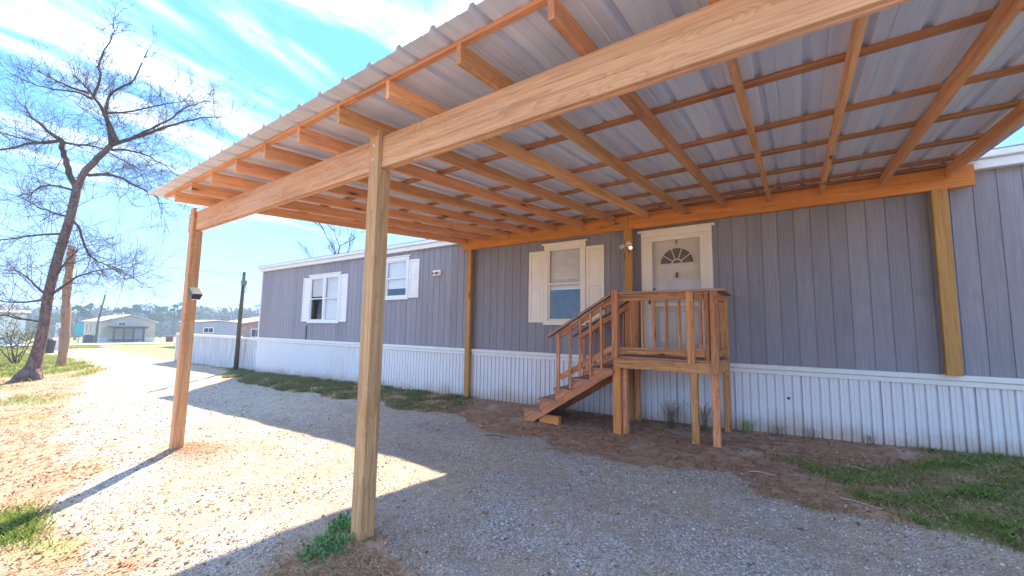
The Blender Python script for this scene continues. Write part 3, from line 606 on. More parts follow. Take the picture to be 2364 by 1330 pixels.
# flood light on the middle wall post (lit)
fl = empty('flood_light', (-2.42, 6.94, 1.45), label='white twin head flood light, lit, on the post left of the door', cat='flood light')
mb = MB(); mb.tube([(-2.42, 6.944, 1.49), (-2.42, 6.915, 1.49)], [0.055, 0.045], 16); mb.build('base_plate', WPLAST, fl)
EMI = bpy.data.materials.new('lit_bulb'); EMI.use_nodes = True; e_ = EMI.node_tree.nodes['Principled BSDF']; e_.inputs['Emission Color'].default_value = (1, 0.9, 0.72, 1); e_.inputs['Emission Strength'].default_value = 0.14
LAMPGL = plain('frosted_lamp_glass', (0.62, 0.62, 0.62), 0.15)
for (dx, dz, tx) in ((-0.055, -0.03, -0.03), (0.045, -0.06, 0.035)):
    c = Vector((-2.42 + dx, 6.87, 1.49 + dz)); d = Vector((tx, -0.07, -0.035))
    mb = MB(); mb.tube([(-2.42, 6.92, 1.48), tuple((Vector((-2.42, 6.92, 1.48)) + c) / 2), tuple(c)], 0.012, 8); mb.build('arm', WPLAST, fl)
    mb = MB(); mb.tube([tuple(c), tuple(c + d * 0.3), tuple(c + d)], [0.020, 0.032, 0.036], 14); mb.build('lamp_head', WPLAST, fl, smooth=True)
    mb = MB(); mb.tube([tuple(c + d * 1.01), tuple(c + d * 1.18), tuple(c + d * 1.25)], [0.031, 0.025, 0.008], 14); mb.build('bulb', EMI if dx > 0 else LAMPGL, fl, smooth=True)
# black security light on the left outer post
sg = empty('security_light', (-7.28, 2.16, 0.42), label='small black solar security light tilted on the left carport post', cat='security light')
R0 = Matrix.Translation((-7.10, 2.16, 0.41)) @ Matrix.Rotation(math.radians(32), 4, 'Y')
mb = MB(); mb.tube([(-7.36, 2.16, 0.50), (-7.30, 2.16, 0.50), (-7.14, 2.16, 0.44)], 0.012, 8); mb.build('bracket', BLACKM, sg)
mb = MB(); mb.box(-0.10, 0.09, -0.06, 0.06, -0.02, 0.02); mb.build('solar_panel', BLACKM, sg, mw=R0 @ Matrix.Translation((0, 0, 0.04)))
mb = MB(); mb.box(-0.085, 0.08, -0.055, 0.055, -0.03, 0.015); mb.build('housing', BLACKM, sg, mw=R0)
mb = MB(); mb.box(-0.06, 0.085, -0.045, 0.045, -0.045, -0.031); mb.build('lens', WPLAST, sg, mw=R0)

# ------------------------------------------------------------------ porch with steps
pc = empty('porch', (-1.65, 6.5, -1.5), label='stained wooden porch with railings and side steps below the front door', cat='porch')
FY = 6.03; BYY = 6.99; DXL, DXR = -2.36, -0.93
for y in np.arange(FY - 0.01, BYY - 0.06, 0.1425): box('deck_board', DXL - 0.02, DXR + 0.03, y, min(y + 0.137, 7.0), -0.425, -0.398, W_DECKT, pc, 0.004)
box('rim_joist', DXL, DXR, FY + 0.001, FY + 0.039, -0.575, -0.428, W_DECK, pc); box('rim_joist', DXL, DXR, BYY - 0.04, BYY - 0.002, -0.575, -0.428, W_DECK, pc)
for x in (DXL + 0.0, DXR - 0.038, -1.85, -1.4): box('joist', x, x + 0.038, FY + 0.042, BYY - 0.043, -0.574, -0.429, W_DECK, pc)
def leg(x, y, zt, w=0.089, d=0.089, mat=W_DECK, zb=None):
    return post('post', x, y, float(gz(x, y)) - 0.12 if zb is None else zb, zt, w, d, mat, pc)
leg(-2.335, 6.075 + 0.045, -0.578, 0.12, 0.09, W_HEAD); leg(-2.23, 6.19, -0.578, 0.06, 0.12)
leg(-1.245, FY - 0.046, 0.53, zb=-0.44); leg(-1.235, 6.10, -0.577)
leg(-0.975, 6.10, -0.577); leg(-0.955, 6.95, 0.50); leg(-2.30, 6.93, -0.577)
leg(-2.31, FY - 0.046, 0.60, zb=-0.42)                                     # newel at head of stair
leg(-1.05, FY + 0.045, 0.52, 0.06, 0.089, zb=-0.40); leg(-0.955, FY + 0.0, 0.53, zb=-0.56)
leg(-2.31, 6.93, 0.60, zb=-0.40)
box('top_rail', -2.262, -1.083, FY - 0.005, FY + 0.033, 0.432, 0.53, W_DECK, pc); box('rail_cap', -2.262, -0.80, FY - 0.05, FY + 0.09, 0.533, 0.566, W_DECKT, pc)
box('bottom_rail', -2.262, -1.083, FY - 0.005, FY + 0.033, -0.355, -0.262, W_DECK, pc)
board('top_rail', (-0.95, FY + 0.05, 0.48), (-0.95, 6.90, 0.48), 0.038, 0.09, W_DECK, pc); board('rail_cap', (-0.90, FY + 0.092, 0.549), (-0.90, 6.99, 0.549), 0.14, 0.032, W_DECKT, pc); board('bottom_rail', (-0.95, FY + 0.05, -0.31), (-0.95, 6.90, -0.31), 0.038, 0.09, W_DECK, pc)
for x in (-2.10, -1.93, -1.76, -1.585, -1.41, -1.13): post('baluster', x, FY + 0.052, -0.36, 0.50, 0.034, 0.034, W_DECK, pc, b=0.003)
for y in np.arange(FY + 0.19, 6.85, 0.135): post('baluster', -0.985, float(y), -0.35, 0.50, 0.034, 0.034, W_DECK, pc, b=0.003)
# stairs: treads, sawn stringers, railings
TR = [(-2.40, -2.76, -0.592), (-2.76, -3.06, -0.785), (-3.06, -3.37, -0.975), (-3.36, -3.66, -1.165), (-3.66, -3.97, -1.352)]
for (xa, xb, z) in TR:
    for (ya, yb) in ((FY - 0.02, FY + 0.27), (FY + 0.277, FY + 0.56), (FY + 0.567, BYY - 0.03)): box('tread', xb - 0.025, xa + 0.02, ya, yb, z - 0.032, z, W_DECKT, pc, 0.004)
for i, (xa, xb, z) in enumerate(TR):
    zn = TR[i + 1][2] if i < 4 else float(gz(-3.9, 6.4)) - 0.02
    box('riser', xb - 0.012, xb + 0.008, FY + 0.04, BYY - 0.075, zn + 0.002, z - 0.034, W_DECK, pc)
def stringer(y0, y1):
    prof = [(-2.362, -0.598 + -0.03)]
    for (xa, xb, z) in TR: prof += [(xa if xa != -2.40 else -2.362, z - 0.034), (xb, z - 0.034)]
    prof = prof[1:] + [(-3.97, -1.60), (-3.84, -1.60), (-2.362, -0.665)]
    c = Vector((-3.1, y0, -1.1)); ang = math.atan2(0.64, 1)
    m_ = MB(); vs, fs = prism(prof, 'y', y0, y1); Rm = Matrix.Translation(c) @ Matrix.Rotation(-ang, 4, 'Y'); inv = Rm.inverted()
    m_.add([tuple(inv @ Vector(v)) for v in vs], fs); o = m_.build('stringer', W_DECKT if False else W_DECK, pc, mw=Rm); return o
stringer(FY, FY + 0.038); stringer(BYY - 0.07, BYY - 0.032)
box('footing_block', -3.70, -3.33, FY + 0.05, FY + 0.14, -1.66, -1.44, W_HEAD, pc)
def stair_rail(y, s):
    P = lambda x, z: (x, y, z)
    board('rail_cap', P(-3.50, -0.137), P(-2.372, 0.548), 0.13, 0.03, W_DECKT, pc); board('top_rail', P(-3.34, -0.145), P(-2.358, 0.455), 0.038, 0.088, W_DECK, pc)
    board('bottom_rail', P(-3.27, -0.79), P(-2.358, -0.275), 0.038, 0.088, W_DECK, pc)
    for i, x in enumerate((-3.29, -3.07, -2.90, -2.72, -2.54)):
        zt = 0.455 + (x + 2.358) * 0.611 + 0.02
        zb = [-1.0, -0.95, -0.75, -0.72, -0.60][i]
        w = 0.055 if i == 0 else 0.034
        post('baluster', x, y - s * 0.036, zb, zt, w, 0.034, W_DECK, pc, b=0.003)
stair_rail(FY - 0.0, 1); stair_rail(6.93, -1)

# ------------------------------------------------------------------ fence, poles
fn = empty('white_fence', (-20.5, 7.3, -1.85), label='white corrugated metal fence continuing left from the house corner', cat='fence')
fx = -16.78
t_ = NT('weathered_white_steel', 0.55, 0.4); g_ = t_.new('ShaderNodeNewGeometry').outputs['Position']
t_.col(t_.mix(t_.rng(t_.noise(t_.vmap(g_, (7, 7, 0.8)), 1.0, 5, 0.65), 0.35, 0.7), (0.52, 0.53, 0.56), (0.74, 0.75, 0.78))); FENM = t_.m
for k in range(11): skirt_panel(fn, fx - 0.828 * (k + 1), 0.828, 7.30, -1.98, -0.60, step=0.207, mat=FENM)
box('top_rail', fx - 0.828 * 11 - 0.02, fx - 1.72, 7.27, 7.36, -0.612, -0.50, WHITE, fn, 0.008); box('gate_rail', fx - 1.66, fx - 0.05, 7.285, 7.35, -0.612, -0.535, WHITE, fn, 0.008)
DGREY = plain('grey_steel_pipe', (0.20, 0.21, 0.23), 0.5, 0.5)
for xx in (fx - 0.03, fx - 1.69, fx - 9.1):
    mb = MB(); mb.tube([(xx, 7.27, -1.98), (xx, 7.27, -0.48)], 0.028, 8); mb.build('fence_post', DGREY if xx > -17 else WHITE, fn)
TPOLE = wood('weathered_pole_wood', (0.10, 0.085, 0.065), (0.05, 0.04, 0.032), contrast=0.7, kn=0.98)
sp = empty('service_pole', (-18.1, 6.95, -1.8), label='slim dark service pole in front of the white fence by the house corner', cat='utility pole')
px0, py0 = -18.06, 7.02; tz = 2.05
mb = MB(); mb.tube([(px0, py0, -1.95), (px0 + 0.02, py0, 0.0), (px0 + 0.05, py0 + 0.02, tz)], [0.085, 0.075, 0.06], 10); mb.build('pole', TPOLE, sp, smooth=True)
mb = MB(); mb.tube([(px0 + .05, py0 - 0.02, 1.98), (px0 + 0.16, py0 - 0.04, 1.9), (px0 + 0.2, py0 - 0.04, 1.6)], 0.012, 6); mb.tube([(px0 + .04, py0, 1.9), (px0 - 0.14, py0 + 0.05, 1.96)], 0.015, 6); mb.build('weatherhead', DGREY, sp)
mb = MB(); mb.box(px0 + 0.09, px0 + 0.27, py0 - 0.1, py0 + 0.05, 1.52, 1.70); mb.build('junction_box', DGREY, sp)
mb = MB(); 
for k in range(3): mb.tube([(px0 + 0.2 + 0.05 * k, py0, 1.52), (px0 + 0.36 + 0.02 * k, py0, 1.35), (px0 + 0.30, py0, 1.22 + .04 * k), (px0 + 0.18, py0, 1.3)], 0.006, 5)
mb.build('drip_loop', BLACKM, sp)
mb = MB(); n_ = 24; A = Vector((px0 - 0.14, py0 + 0.05, 1.96)); B = Vector((-62.0, -1.5, 8.2))
pts = [A.lerp(B, i / n_) + Vector((0, 0, -0.5 * 4 * (i / n_) * (1 - i / n_))) for i in range(n_ + 1)]
mb.tube(pts, 0.007, 4); tag(mb.build('overhead_wire', BLACKM), label='thin overhead wire sagging left from the slim service pole', cat='wire')
# snapped-off log pole beside the tree
LOGM = wood('bare_log', (0.42, 0.24, 0.14), (0.26, 0.14, 0.08), contrast=1.0, grey=0.7, greyc=(0.26, 0.20, 0.17), kn=0.9)
def barkm(name, a, b, sc=14):
    t = NT(name, 0.95, 0.1); o = t.obj(); v1 = t.vor(t.vmap(o, (1, 1, 0.35)), sc); n1 = t.noise(o, 5, 6, 0.7)
    n2 = t.noise(t.vmap(o, (1, 1, 0.22)), sc * 1.3, 6, 0.75); t.col(t.mix(t.rng(t.math('ADD', n2, t.math('MULTIPLY', n1, 0.5)), 0.55, 0.95), a, b)); t.bump(n2, 0.9, 0.03); return t.m
BARK = barkm('grey_brown_bark', (0.08, 0.052, 0.05), (0.25, 0.175, 0.16)); TWIG = barkm('dark_twig_bark', (0.06, 0.042, 0.038), (0.15, 0.105, 0.085), 8)
lp = empty('log_pole', (-27.43, 3.62, -2.1), label='bare weathered log pole with a flat top leaning behind the big tree', cat='pole')
A = Vector((-27.45, 3.63, -2.4)); B = Vector((-26.81, 3.39, 3.39)); d = (B - A)
zq = d.normalized(); xq = Vector((1, 0, 0)).cross(zq).normalized(); yq = zq.cross(xq)
mb = MB(); k_ = 14; pts = []; rd = []
for i in range(k_ + 1): q = i / k_ * d.length; pts.append((q - d.length / 2, 0.03 * math.sin(q * 1.1), 0.025 * math.cos(q * 1.7))); rd.append(0.175 - 0.035 * min(1, i / k_ * 1.15) + 0.02 * math.sin(i * 2.1))
mb.tube(pts, rd, 14); c = (A + B) / 2
mw = Matrix(((zq.x, yq.x, xq.x, c.x), (zq.y, yq.y, xq.y, c.y), (zq.z, yq.z, xq.z, c.z), (0, 0, 0, 1)))
mb.build('log', LOGM, lp, smooth=True, mw=mw)

# ------------------------------------------------------------------ trees
SK = {
'trunk': [[-22.05, 2.12, -2.55], [-21.93, 2.25, -1.34], [-21.66, 2.31, -0.28], [-21.46, 2.31, 0.92], [-21.11, 2.39, 2.28], [-20.75, 2.5, 3.49], [-20.48, 2.56, 4.63]],
'L': [[-20.48, 2.56, 4.63], [-20.68, 2.36, 5.15], [-20.77, 2.21, 5.75], [-20.85, 2.1, 6.27]],
'R': [[-20.48, 2.56, 4.63], [-20.24, 2.66, 5.16], [-19.85, 2.88, 5.69], [-19.42, 3.12, 6.15]],
'L1': [[-20.85, 2.1, 6.27], [-21.41, 1.65, 6.71], [-22.06, 1.12, 7.3], [-22.77, 0.53, 8.04]],
'L2': [[-20.85, 2.1, 6.27], [-21.5, 1.66, 6.11], [-22.26, 1.17, 5.72], [-23.01, 0.67, 5.41]],
'L3': [[-20.85, 2.1, 6.27], [-21.37, 1.74, 6.19], [-21.98, 1.29, 6.36], [-22.84, 0.65, 6.61]],
'L4': [[-20.85, 2.1, 6.27], [-20.63, 2.26, 6.2], [-20.14, 2.61, 6.21], [-19.65, 2.99, 5.92], [-19.12, 3.41, 5.55]],
'R1': [[-19.42, 3.12, 6.15], [-19.49, 2.99, 6.82], [-19.69, 2.78, 7.42], [-20.0, 2.5, 7.94], [-20.35, 2.2, 8.39], [-20.64, 1.95, 8.76]],
'R2': [[-19.25, 3.24, 6.2], [-19.43, 3.04, 6.83], [-19.53, 2.91, 7.25], [-19.29, 3.0, 7.96], [-18.62, 3.42, 8.42], [-18.2, 3.6, 9.41]],
'R3': [[-19.42, 3.12, 6.15], [-18.77, 3.55, 6.46], [-18.01, 4.04, 6.85], [-17.25, 4.53, 7.24], [-16.5, 5.04, 7.41]],
'R3b': [[-18.77, 3.55, 6.46], [-18.26, 3.88, 6.7], [-17.63, 4.29, 7.01], [-17.0, 4.69, 7.4], [-16.31, 5.16, 7.48]],
'R4': [[-19.53, 2.91, 7.25], [-18.97, 3.3, 7.36], [-18.34, 3.71, 7.67], [-17.59, 4.2, 7.99]],
'R5': [[-19.88, 2.6, 7.8], [-19.6, 2.72, 8.48], [-19.58, 2.68, 8.93], [-19.05, 2.95, 9.77], [-18.93, 2.98, 10.29]],
'R6': [[-20.0, 2.5, 7.94], [-20.66, 2.0, 8.23], [-21.39, 1.43, 8.67], [-21.98, 0.96, 9.11]],
'R7': [[-19.92, 2.58, 7.75], [-20.31, 2.28, 7.94], [-21.05, 1.75, 8.0], [-21.77, 1.2, 8.29]],
'M1': [[-20.12, 2.75, 5.08], [-19.57, 3.15, 5.09], [-19.08, 3.51, 4.95], [-18.48, 3.98, 4.59], [-17.88, 4.45, 4.22], [-17.52, 4.74, 3.85]],
'M2': [[-19.43, 3.14, 6.0], [-18.79, 3.6, 5.94], [-18.18, 4.06, 5.65], [-17.47, 4.64, 5.06]],
'M3': [[-20.58, 2.5, 4.55], [-21.07, 2.13, 4.69], [-21.45, 1.89, 4.53], [-21.72, 1.76, 3.93]],
'M4': [[-20.68, 2.54, 3.57], [-20.45, 2.75, 3.2], [-20.24, 2.99, 2.45], [-20.01, 3.19, 2.15], [-19.58, 3.51, 1.93], [-19.11, 3.9, 1.57], [-18.74, 4.16, 1.5]],
'M5': [[-20.68, 2.54, 3.57], [-21.23, 2.13, 3.78], [-21.96, 1.58, 4.07], [-22.68, 1.01, 4.51]],
'M6': [[-21.36, 2.39, 0.77], [-21.84, 2.0, 1.22], [-22.31, 1.62, 1.66], [-22.8, 1.25, 1.8]],
'M7': [[-21.27, 2.37, 1.53], [-20.81, 2.62, 2.14], [-20.42, 2.84, 2.6]],
'M8': [[-21.39, 2.37, 0.77], [-22.11, 1.88, 0.61], [-22.85, 1.35, 0.75]],
'M9': [[-20.89, 2.45, 3.04], [-21.51, 2.03, 2.95], [-22.14, 1.61, 2.72], [-22.77, 1.19, 2.55]],
'M10': [[-21.59, 2.33, -0.06], [-22.14, 1.93, 0.08], [-22.62, 1.56, 0.3]],
'M11': [[-21.36, 2.38, 0.92], [-20.77, 2.72, 1.54], [-20.33, 3.0, 1.85], [-19.7, 3.42, 2.01]]}
def smooth(pts, k=4, jit=0.0):
    P = [Vector(p) for p in pts]; P = [P[0] * 2 - P[1]] + P + [P[-1] * 2 - P[-2]]; out = []
    for i in range(1, len(P) - 2):
        for j in range(k):
            t = j / k; a, b, c, d = P[i - 1], P[i], P[i + 1], P[i + 2]
            out.append(0.5 * ((2 * b) + (c - a) * t + (2 * a - 5 * b + 4 * c - d) * t * t + (-a + 3 * b - 3 * c + d) * t ** 3))
    out.append(P[-2]); 
    return [p + Vector((random.uniform(-jit, jit), random.uniform(-jit, jit), random.uniform(-jit, jit))) * (0.3 + i / len(out)) for i, p in enumerate(out)]
def twigs(mb, p, d, ln, r, lvl, up=0.10, spread=0.75, seg=3):
    pts = [p]; q = p.copy(); dd = d.copy()
    for i in range(seg):
        dd = (dd + Vector((random.gauss(0, .16), random.gauss(0, .16), random.gauss(0, .16) + up * 0.5))).normalized(); q = q + dd * (ln / seg); pts.append(q.copy())
    mb.tube(pts, [r * (1 - 0.65 * i / seg) for i in range(seg + 1)], 3)
    if lvl <= 0: return
    for k in range(random.choice((2, 3, 3, 4))):
        t = random.uniform(0.25, 1.0); i = min(int(t * seg), seg - 1); b = pts[i].lerp(pts[i + 1], t * seg - i)
        a = (dd + Vector((random.gauss(0, spread), random.gauss(0, spread), random.gauss(0, spread) + up))).normalized()
        twigs(mb, b, a, ln * random.uniform(0.5, 0.8), r * 0.62, lvl - 1, up, spread, seg)
tree = empty('bare_tree', (-22.0, 2.15, -2.1), label='big leaning leafless tree at the left edge of the driveway', cat='tree')
mb = MB(); tp = smooth(SK['trunk'], 4); n_ = len(tp)
mb.tube(tp, [0.150 + 0.25 * math.exp(-i / 2.2) - 0.030 * i / n_ for i in range(n_)], 14)
for (dx, dy, r) in ((-0.75, -0.35, .16), (0.35, -0.5, .15), (-0.35, 0.45, .13), (0.5, 0.3, .12)):
    mb.tube([(-21.95, 2.2, -1.75), (-22.0 + dx * 0.55, 2.15 + dy * 0.55, -2.0), (-22.0 + dx * 1.1, 2.15 + dy * 1.1, -2.35)], [0.26, r, 0.06], 8)
mb.build('trunk', BARK, tree, smooth=True)
crown = MB()
RADS = {'L': (.10, .075), 'R': (.115, .085), 'R1': (.085, .015), 'R2': (.085, .015), 'R3': (.075, .014), 'L1': (.08, .015), 'L2': (.06, .015), 'M1': (.06, .012), 'L3': (.05, .012)}
for k, pts in SK.items():
    if k == 'trunk': continue
    off = random.uniform(-1.1, 1.1) if k not in ('L', 'R') else 0      # spread limbs in depth round the trunk
    P = smooth(pts, 4, 0.03); nn = len(P); V = Vector((-0.6, 0.8, 0))
    P = [p + V * off * (i / nn) ** 1.5 for i, p in enumerate(P)]
    r0, r1 = RADS.get(k, (.045, .010)); mb = MB(); mb.tube(P, [r0 + (r1 - r0) * (i / (nn - 1)) ** 0.8 for i in range(nn)], 8); mb.build('limb', BARK if r0 > .1 else TWIG, tree, smooth=True)
    if k in ('L', 'R'): continue
    for i in range(2, nn):
        t = i / nn
        for _ in range(2):
            dd = (P[i] - P[i - 1]).normalized(); a = (dd * 0.8 + Vector((random.gauss(0, .7), random.gauss(0, .7), random.gauss(0.12, .65)))).normalized()
            twigs(crown, P[i].copy(), a, random.uniform(0.6, 1.35) * (0.55 if P[i].z > 8.0 else 1), 0.0095, 2 if random.random() < .65 else 3)
for z_, x_, y_ in ((5.9, -20.8, 2.2), (5.0, -20.5, 2.5), (3.9, -20.7, 2.5), (2.6, -21.05, 2.4), (1.4, -21.3, 2.35), (0.5, -21.5, 2.3)):
    for _ in range(3):
        a = Vector((random.gauss(0, 1), random.gauss(0, 1), random.gauss(0.3, .5))).normalized(); twigs(crown, Vector((x_, y_, z_)), a, random.uniform(0.7, 1.3), 0.014, 3)
crown.build('crown', TWIG, tree)
def small_bare(name, x, y, z0, h, lean, lab, lvl=4, r=0.16, fork=0.45, n=8, spread=0.45):
    t = empty(name, (x, y, z0), label=lab, cat='tree'); mb = MB(); P = smooth([(x, y, z0 - 0.3), (x + lean * 0.3, y, z0 + h * 0.3), (x + lean * 0.6, y, z0 + h * fork), (x + lean, y, z0 + h * 0.8)], 4, 0.04)
    mb.tube(P, [r * (1 - 0.8 * i / len(P)) for i in range(len(P))], 7); mb.build('trunk', TWIG, t, smooth=True)
    c = MB()
    for i in range(len(P) // 2, len(P)):
        for _ in range(max(1, n // 4)):
            a = Vector((random.gauss(0, spread), random.gauss(0, spread), random.uniform(.5, 1))).normalized(); twigs(c, P[i].copy(), a, h * random.uniform(.14, .24), r * .28, lvl, up=.12, spread=.45)
    c.build('crown', TWIG, t); return t
small_bare('bare_tree', -19.1, 11.6, -1.8, 7.3, 0.1, 'small leafless tree showing above the roof of the blue grey home', 3, 0.10, 0.5, 10, .6)
small_bare('bare_tree', -33.5, -1.3, -2.2, 8.5, -0.3, 'thin leafless tree at the far left edge behind the big tree', 3, 0.13, 0.35, 8)
small_bare('bare_tree', -36, 1.2, -2.2, 6.0, 0.4, 'slim leafless tree between the far left edge and the big tree', 3, 0.10, 0.3, 8)

def fast(name, V, F, mat, attrs=None, **k):
    """V (n,v,3), F (f,3) per item"""
    n, v = V.shape[:2]; f = len(F); m = bpy.data.meshes.new(name)
    m.vertices.add(n * v); m.vertices.foreach_set('co', V.reshape(-1).astype(np.float32))
    fi = (F[None] + (np.arange(n) * v)[:, None, None]).reshape(-1); m.loops.add(len(fi)); m.loops.foreach_set('vertex_index', fi.astype(np.int32))
    s = F.shape[1]; m.polygons.add(n * f); m.polygons.foreach_set('loop_start', np.arange(0, n * f * s, s, dtype=np.int32)); m.polygons.foreach_set('loop_total', np.full(n * f, s, np.int32))
    m.update(calc_edges=True)
    a = m.attributes.new('shade', 'FLOAT', 'POINT'); sh = rng.random(n) if attrs is None else attrs; a.data.foreach_set('value', np.repeat(sh, v).astype(np.float32))
    m.materials.append(mat); o = link(name, m, None, k.pop('parent', None), k.pop('mw', None)); return tag(o, **k)
def shade_mat(name, stops, rough=0.9, trans=0.0, spec=0.2):
    t = NT(name, rough, spec); a = t.new('ShaderNodeAttribute'); a.attribute_name = 'shade'; c = t.ramp(a.outputs['Fac'], stops); t.col(c)
    if trans:
        tr = t.new('ShaderNodeBsdfTranslucent'); t.l.new(c, tr.inputs[0]); mxs = t.new('ShaderNodeMixShader'); mxs.inputs[0].default_value = trans
        t.l.new(t.p.outputs[0], mxs.inputs[1]); t.l.new(tr.outputs[0], mxs.inputs[2]); t.l.new(mxs.outputs[0], t.n['Material Output'].inputs[0])
    return t.m
def clumps(name, centers, n, size, rad, mat, parent=None, flat=1.0, **k):
    """foliage: many small leaf quads round the given centres (x,y,z,r)"""
    C_ = np.array(centers); pick = rng.integers(0, len(C_), n); u = rng.normal(size=(n, 3)); u /= np.linalg.norm(u, axis=1)[:, None]
    rr = rng.random(n) ** 0.45; P = C_[pick, :3] + u * (rr * C_[pick, 3])[:, None] * np.array([1, 1, flat])
    a = rng.normal(size=(n, 3)); a /= np.linalg.norm(a, axis=1)[:, None]; b = np.cross(a, rng.normal(size=(n, 3))); b /= np.linalg.norm(b, axis=1)[:, None]
    s = size * rng.uniform(.6, 1.3, n)[:, None]; V = np.stack([P - a * s, P + b * s * .55, P + a * s, P - b * s * .55], 1)
    return fast(name, V, np.array([[0, 1, 2, 3]]), mat, parent=parent, **k)
PINEM = shade_mat('pine_needles', [(0, (0.028, 0.055, 0.040)), (1, (0.075, 0.125, 0.075))], trans=0.15)
WOODM = shade_mat('distant_wood_foliage', [(0, (0.045, 0.060, 0.055)), (0.5, (0.09, 0.10, 0.085)), (1, (0.15, 0.135, 0.12))])
OLIVE = shade_mat('olive_shrub_leaves', [(0, (0.12, 0.12, 0.05)), (1, (0.32, 0.29, 0.16))], trans=0.2)
# ---------------- far things
def ray_at(u, v, dist):
    d = r_ * ((u - 1182) / 945.3) - u_ * ((v - 665) / 945.3) + f_; return d * (dist / math.hypot(d.x, d.y))
# pines over the tree line (each with trunk and crown)
for i, (u, vt, D, hgt, wd) in enumerate(((182, 702, 150, 3.4, 1.7), (209, 701, 165, 3.6, 1.9), (275, 711, 150, 4.5, 2.8), (296, 714, 170, 3.4, 2.0), (319, 706, 160, 5.0, 2.4), (347, 701, 155, 5.5, 3.6), (376, 706, 175, 4.5, 2.2), (405, 702, 160, 5, 2.5))):
    P = ray_at(u, vt, D); g = float(gz(P.x, P.y)); lab = ['rounded lone pine, leftmost above the tree line', 'round topped pine on a tall bare stem left of the road pole', 'broad low pine directly above the tan home ridge', 'small pine right of the broad low pine over the tan home', 'open crowned pine above right slope of the tan home roof', 'widest flat topped pine right of the tan home', 'slender pine between the widest pine and the carport post', 'pine partly hidden behind the left carport post'][i]
    t = empty('pine_tree', (P.x, P.y, g), label=lab, cat='tree', group='pines above the far tree line')
    mb = MB(); mb.tube([(P.x, P.y, g - .5), (P.x + .2, P.y, (g + P.z) / 2), (P.x, P.y, P.z - .5)], [.3, .24, .1], 6); mb.build('trunk', TWIG, t)
    cs = [(P.x + random.uniform(-.8, .8) * wd, P.y + random.uniform(-.9, .9) * wd, P.z - hgt * random.random() ** 1.2, random.uniform(.45, .95) * wd * 0.55) for _ in range(9)] + [(P.x, P.y, P.z - .7, .7 * wd * .6)]
    clumps('crown', cs, 1500, 0.20, 1, PINEM, t, 0.6)
cs = []
for i in range(520):
    u = random.uniform(-260, 760); D = random.uniform(185, 290); top = 716 - (5 if u > 420 else 0) + 3.0 * math.sin(u * .05) + 4 * math.sin(u * .13 + 1) + random.uniform(-2, 14)
    P = ray_at(u, top, D); R_ = random.uniform(2.0, 4.5); 
    for k in range(4): cs.append((P.x + random.uniform(-2, 2), P.y + random.uniform(-2, 2), P.z - R_ * 0.7 - k * 3.0, R_))
clumps('far_wood', cs, 64000, 0.62, 1, WOODM, label='hazy blue tree line along the horizon', kind='stuff')
mb = MB()
for i in range(170):
    P = ray_at(random.uniform(-260, 760), 724 + random.uniform(-12, 6), random.uniform(180, 260)); mb.tube([(P.x, P.y, -8), (P.x, P.y, P.z)], [.22, .10], 4)
tag(mb.build('far_trunks', TWIG), label='bare trunks standing in the far tree line', kind='stuff')
# ---------------- tan double-wide home
TAN = plain('tan_vinyl_siding', (0.50, 0.42, 0.34), 0.7, var=0.05); LROOF = plain('pale_metal_roof', (0.62, 0.60, 0.64), 0.5, var=0.05); DGLASS = plain('dark_window_glass', (0.05, 0.055, 0.07), 0.15); PURP = plain('dark_painted_timber', (0.05, 0.045, 0.085), 0.7)
def simple_home(name, x0, x1, y0, y1, zg, zt, apex, wall, roof, lab, ridge='x', ov=0.35, wins=(), th=0.1, skirt=None):
    h = empty(name, (x1, (y0 + y1) / 2, zg), label=lab, cat='house')
    mb = MB(); mb.box(x0, x1, y0, y1, zg - 0.6, zt); ym = (y0 + y1) / 2; xm = (x0 + x1) / 2
    if ridge == 'x': vs, fs = prism([(y0, zt + .002), (y1, zt + .002), (ym, apex - 0.05)], 'x', x0 + .01, x1 - .01)
    else: vs, fs = prism([(x0, zt + .002), (x1, zt + .002), (xm, apex - .05)], 'y', y0 + .01, y1 - .01)
    mb.add(vs, fs); mb.build('wall', wall, h)
    mb = MB()
    if ridge == 'x': s = (apex - zt) / (ym - y0); vs, fs = prism([(y0 - ov, zt - s * ov), (ym, apex), (y1 + ov, zt - s * ov), (y1 + ov, zt - s * ov + th), (ym, apex + th), (y0 - ov, zt - s * ov + th)], 'x', x0 - ov, x1 + ov)
    else: s = (apex - zt) / (xm - x0); vs, fs = prism([(x0 - ov, zt - s * ov), (xm, apex), (x1 + ov, zt - s * ov), (x1 + ov, zt - s * ov + th), (xm, apex + th), (x0 - ov, zt - s * ov + th)], 'y', y0 - ov, y1 + ov)
    mb.add(vs, fs); mb.build('roof', roof, h)
    for (face, a, b, c, d) in wins:
        f = MB(); g = MB(); t = 0.07
        if face == 'x1':
            f.box(x1, x1 + .05, a, b, c, d); w_ = f.build('window', WHITE, h); g.box(x1 + .051, x1 + .06, a + t, (a + b) / 2 - .02, c + t, d - t); g.box(x1 + .051, x1 + .06, (a + b) / 2 + .02, b - t, c + t, d - t)
        else:
            f.box(a, b, y0 - .05, y0, c, d); w_ = f.build('window', WHITE, h); g.box(a + t, b - t, y0 - .06, y0 - .051, c + t, d - t)
        g.build('pane', DGLASS, w_)
    if skirt:
        mb = MB(); mb.box(x0 - .02, x1 + .03, y0 - .03, y1 + .03, zg - .6, zg + skirt); mb.build('skirting', LROOF, h)
    return h
GZ_ = float(gz(-87, 18))
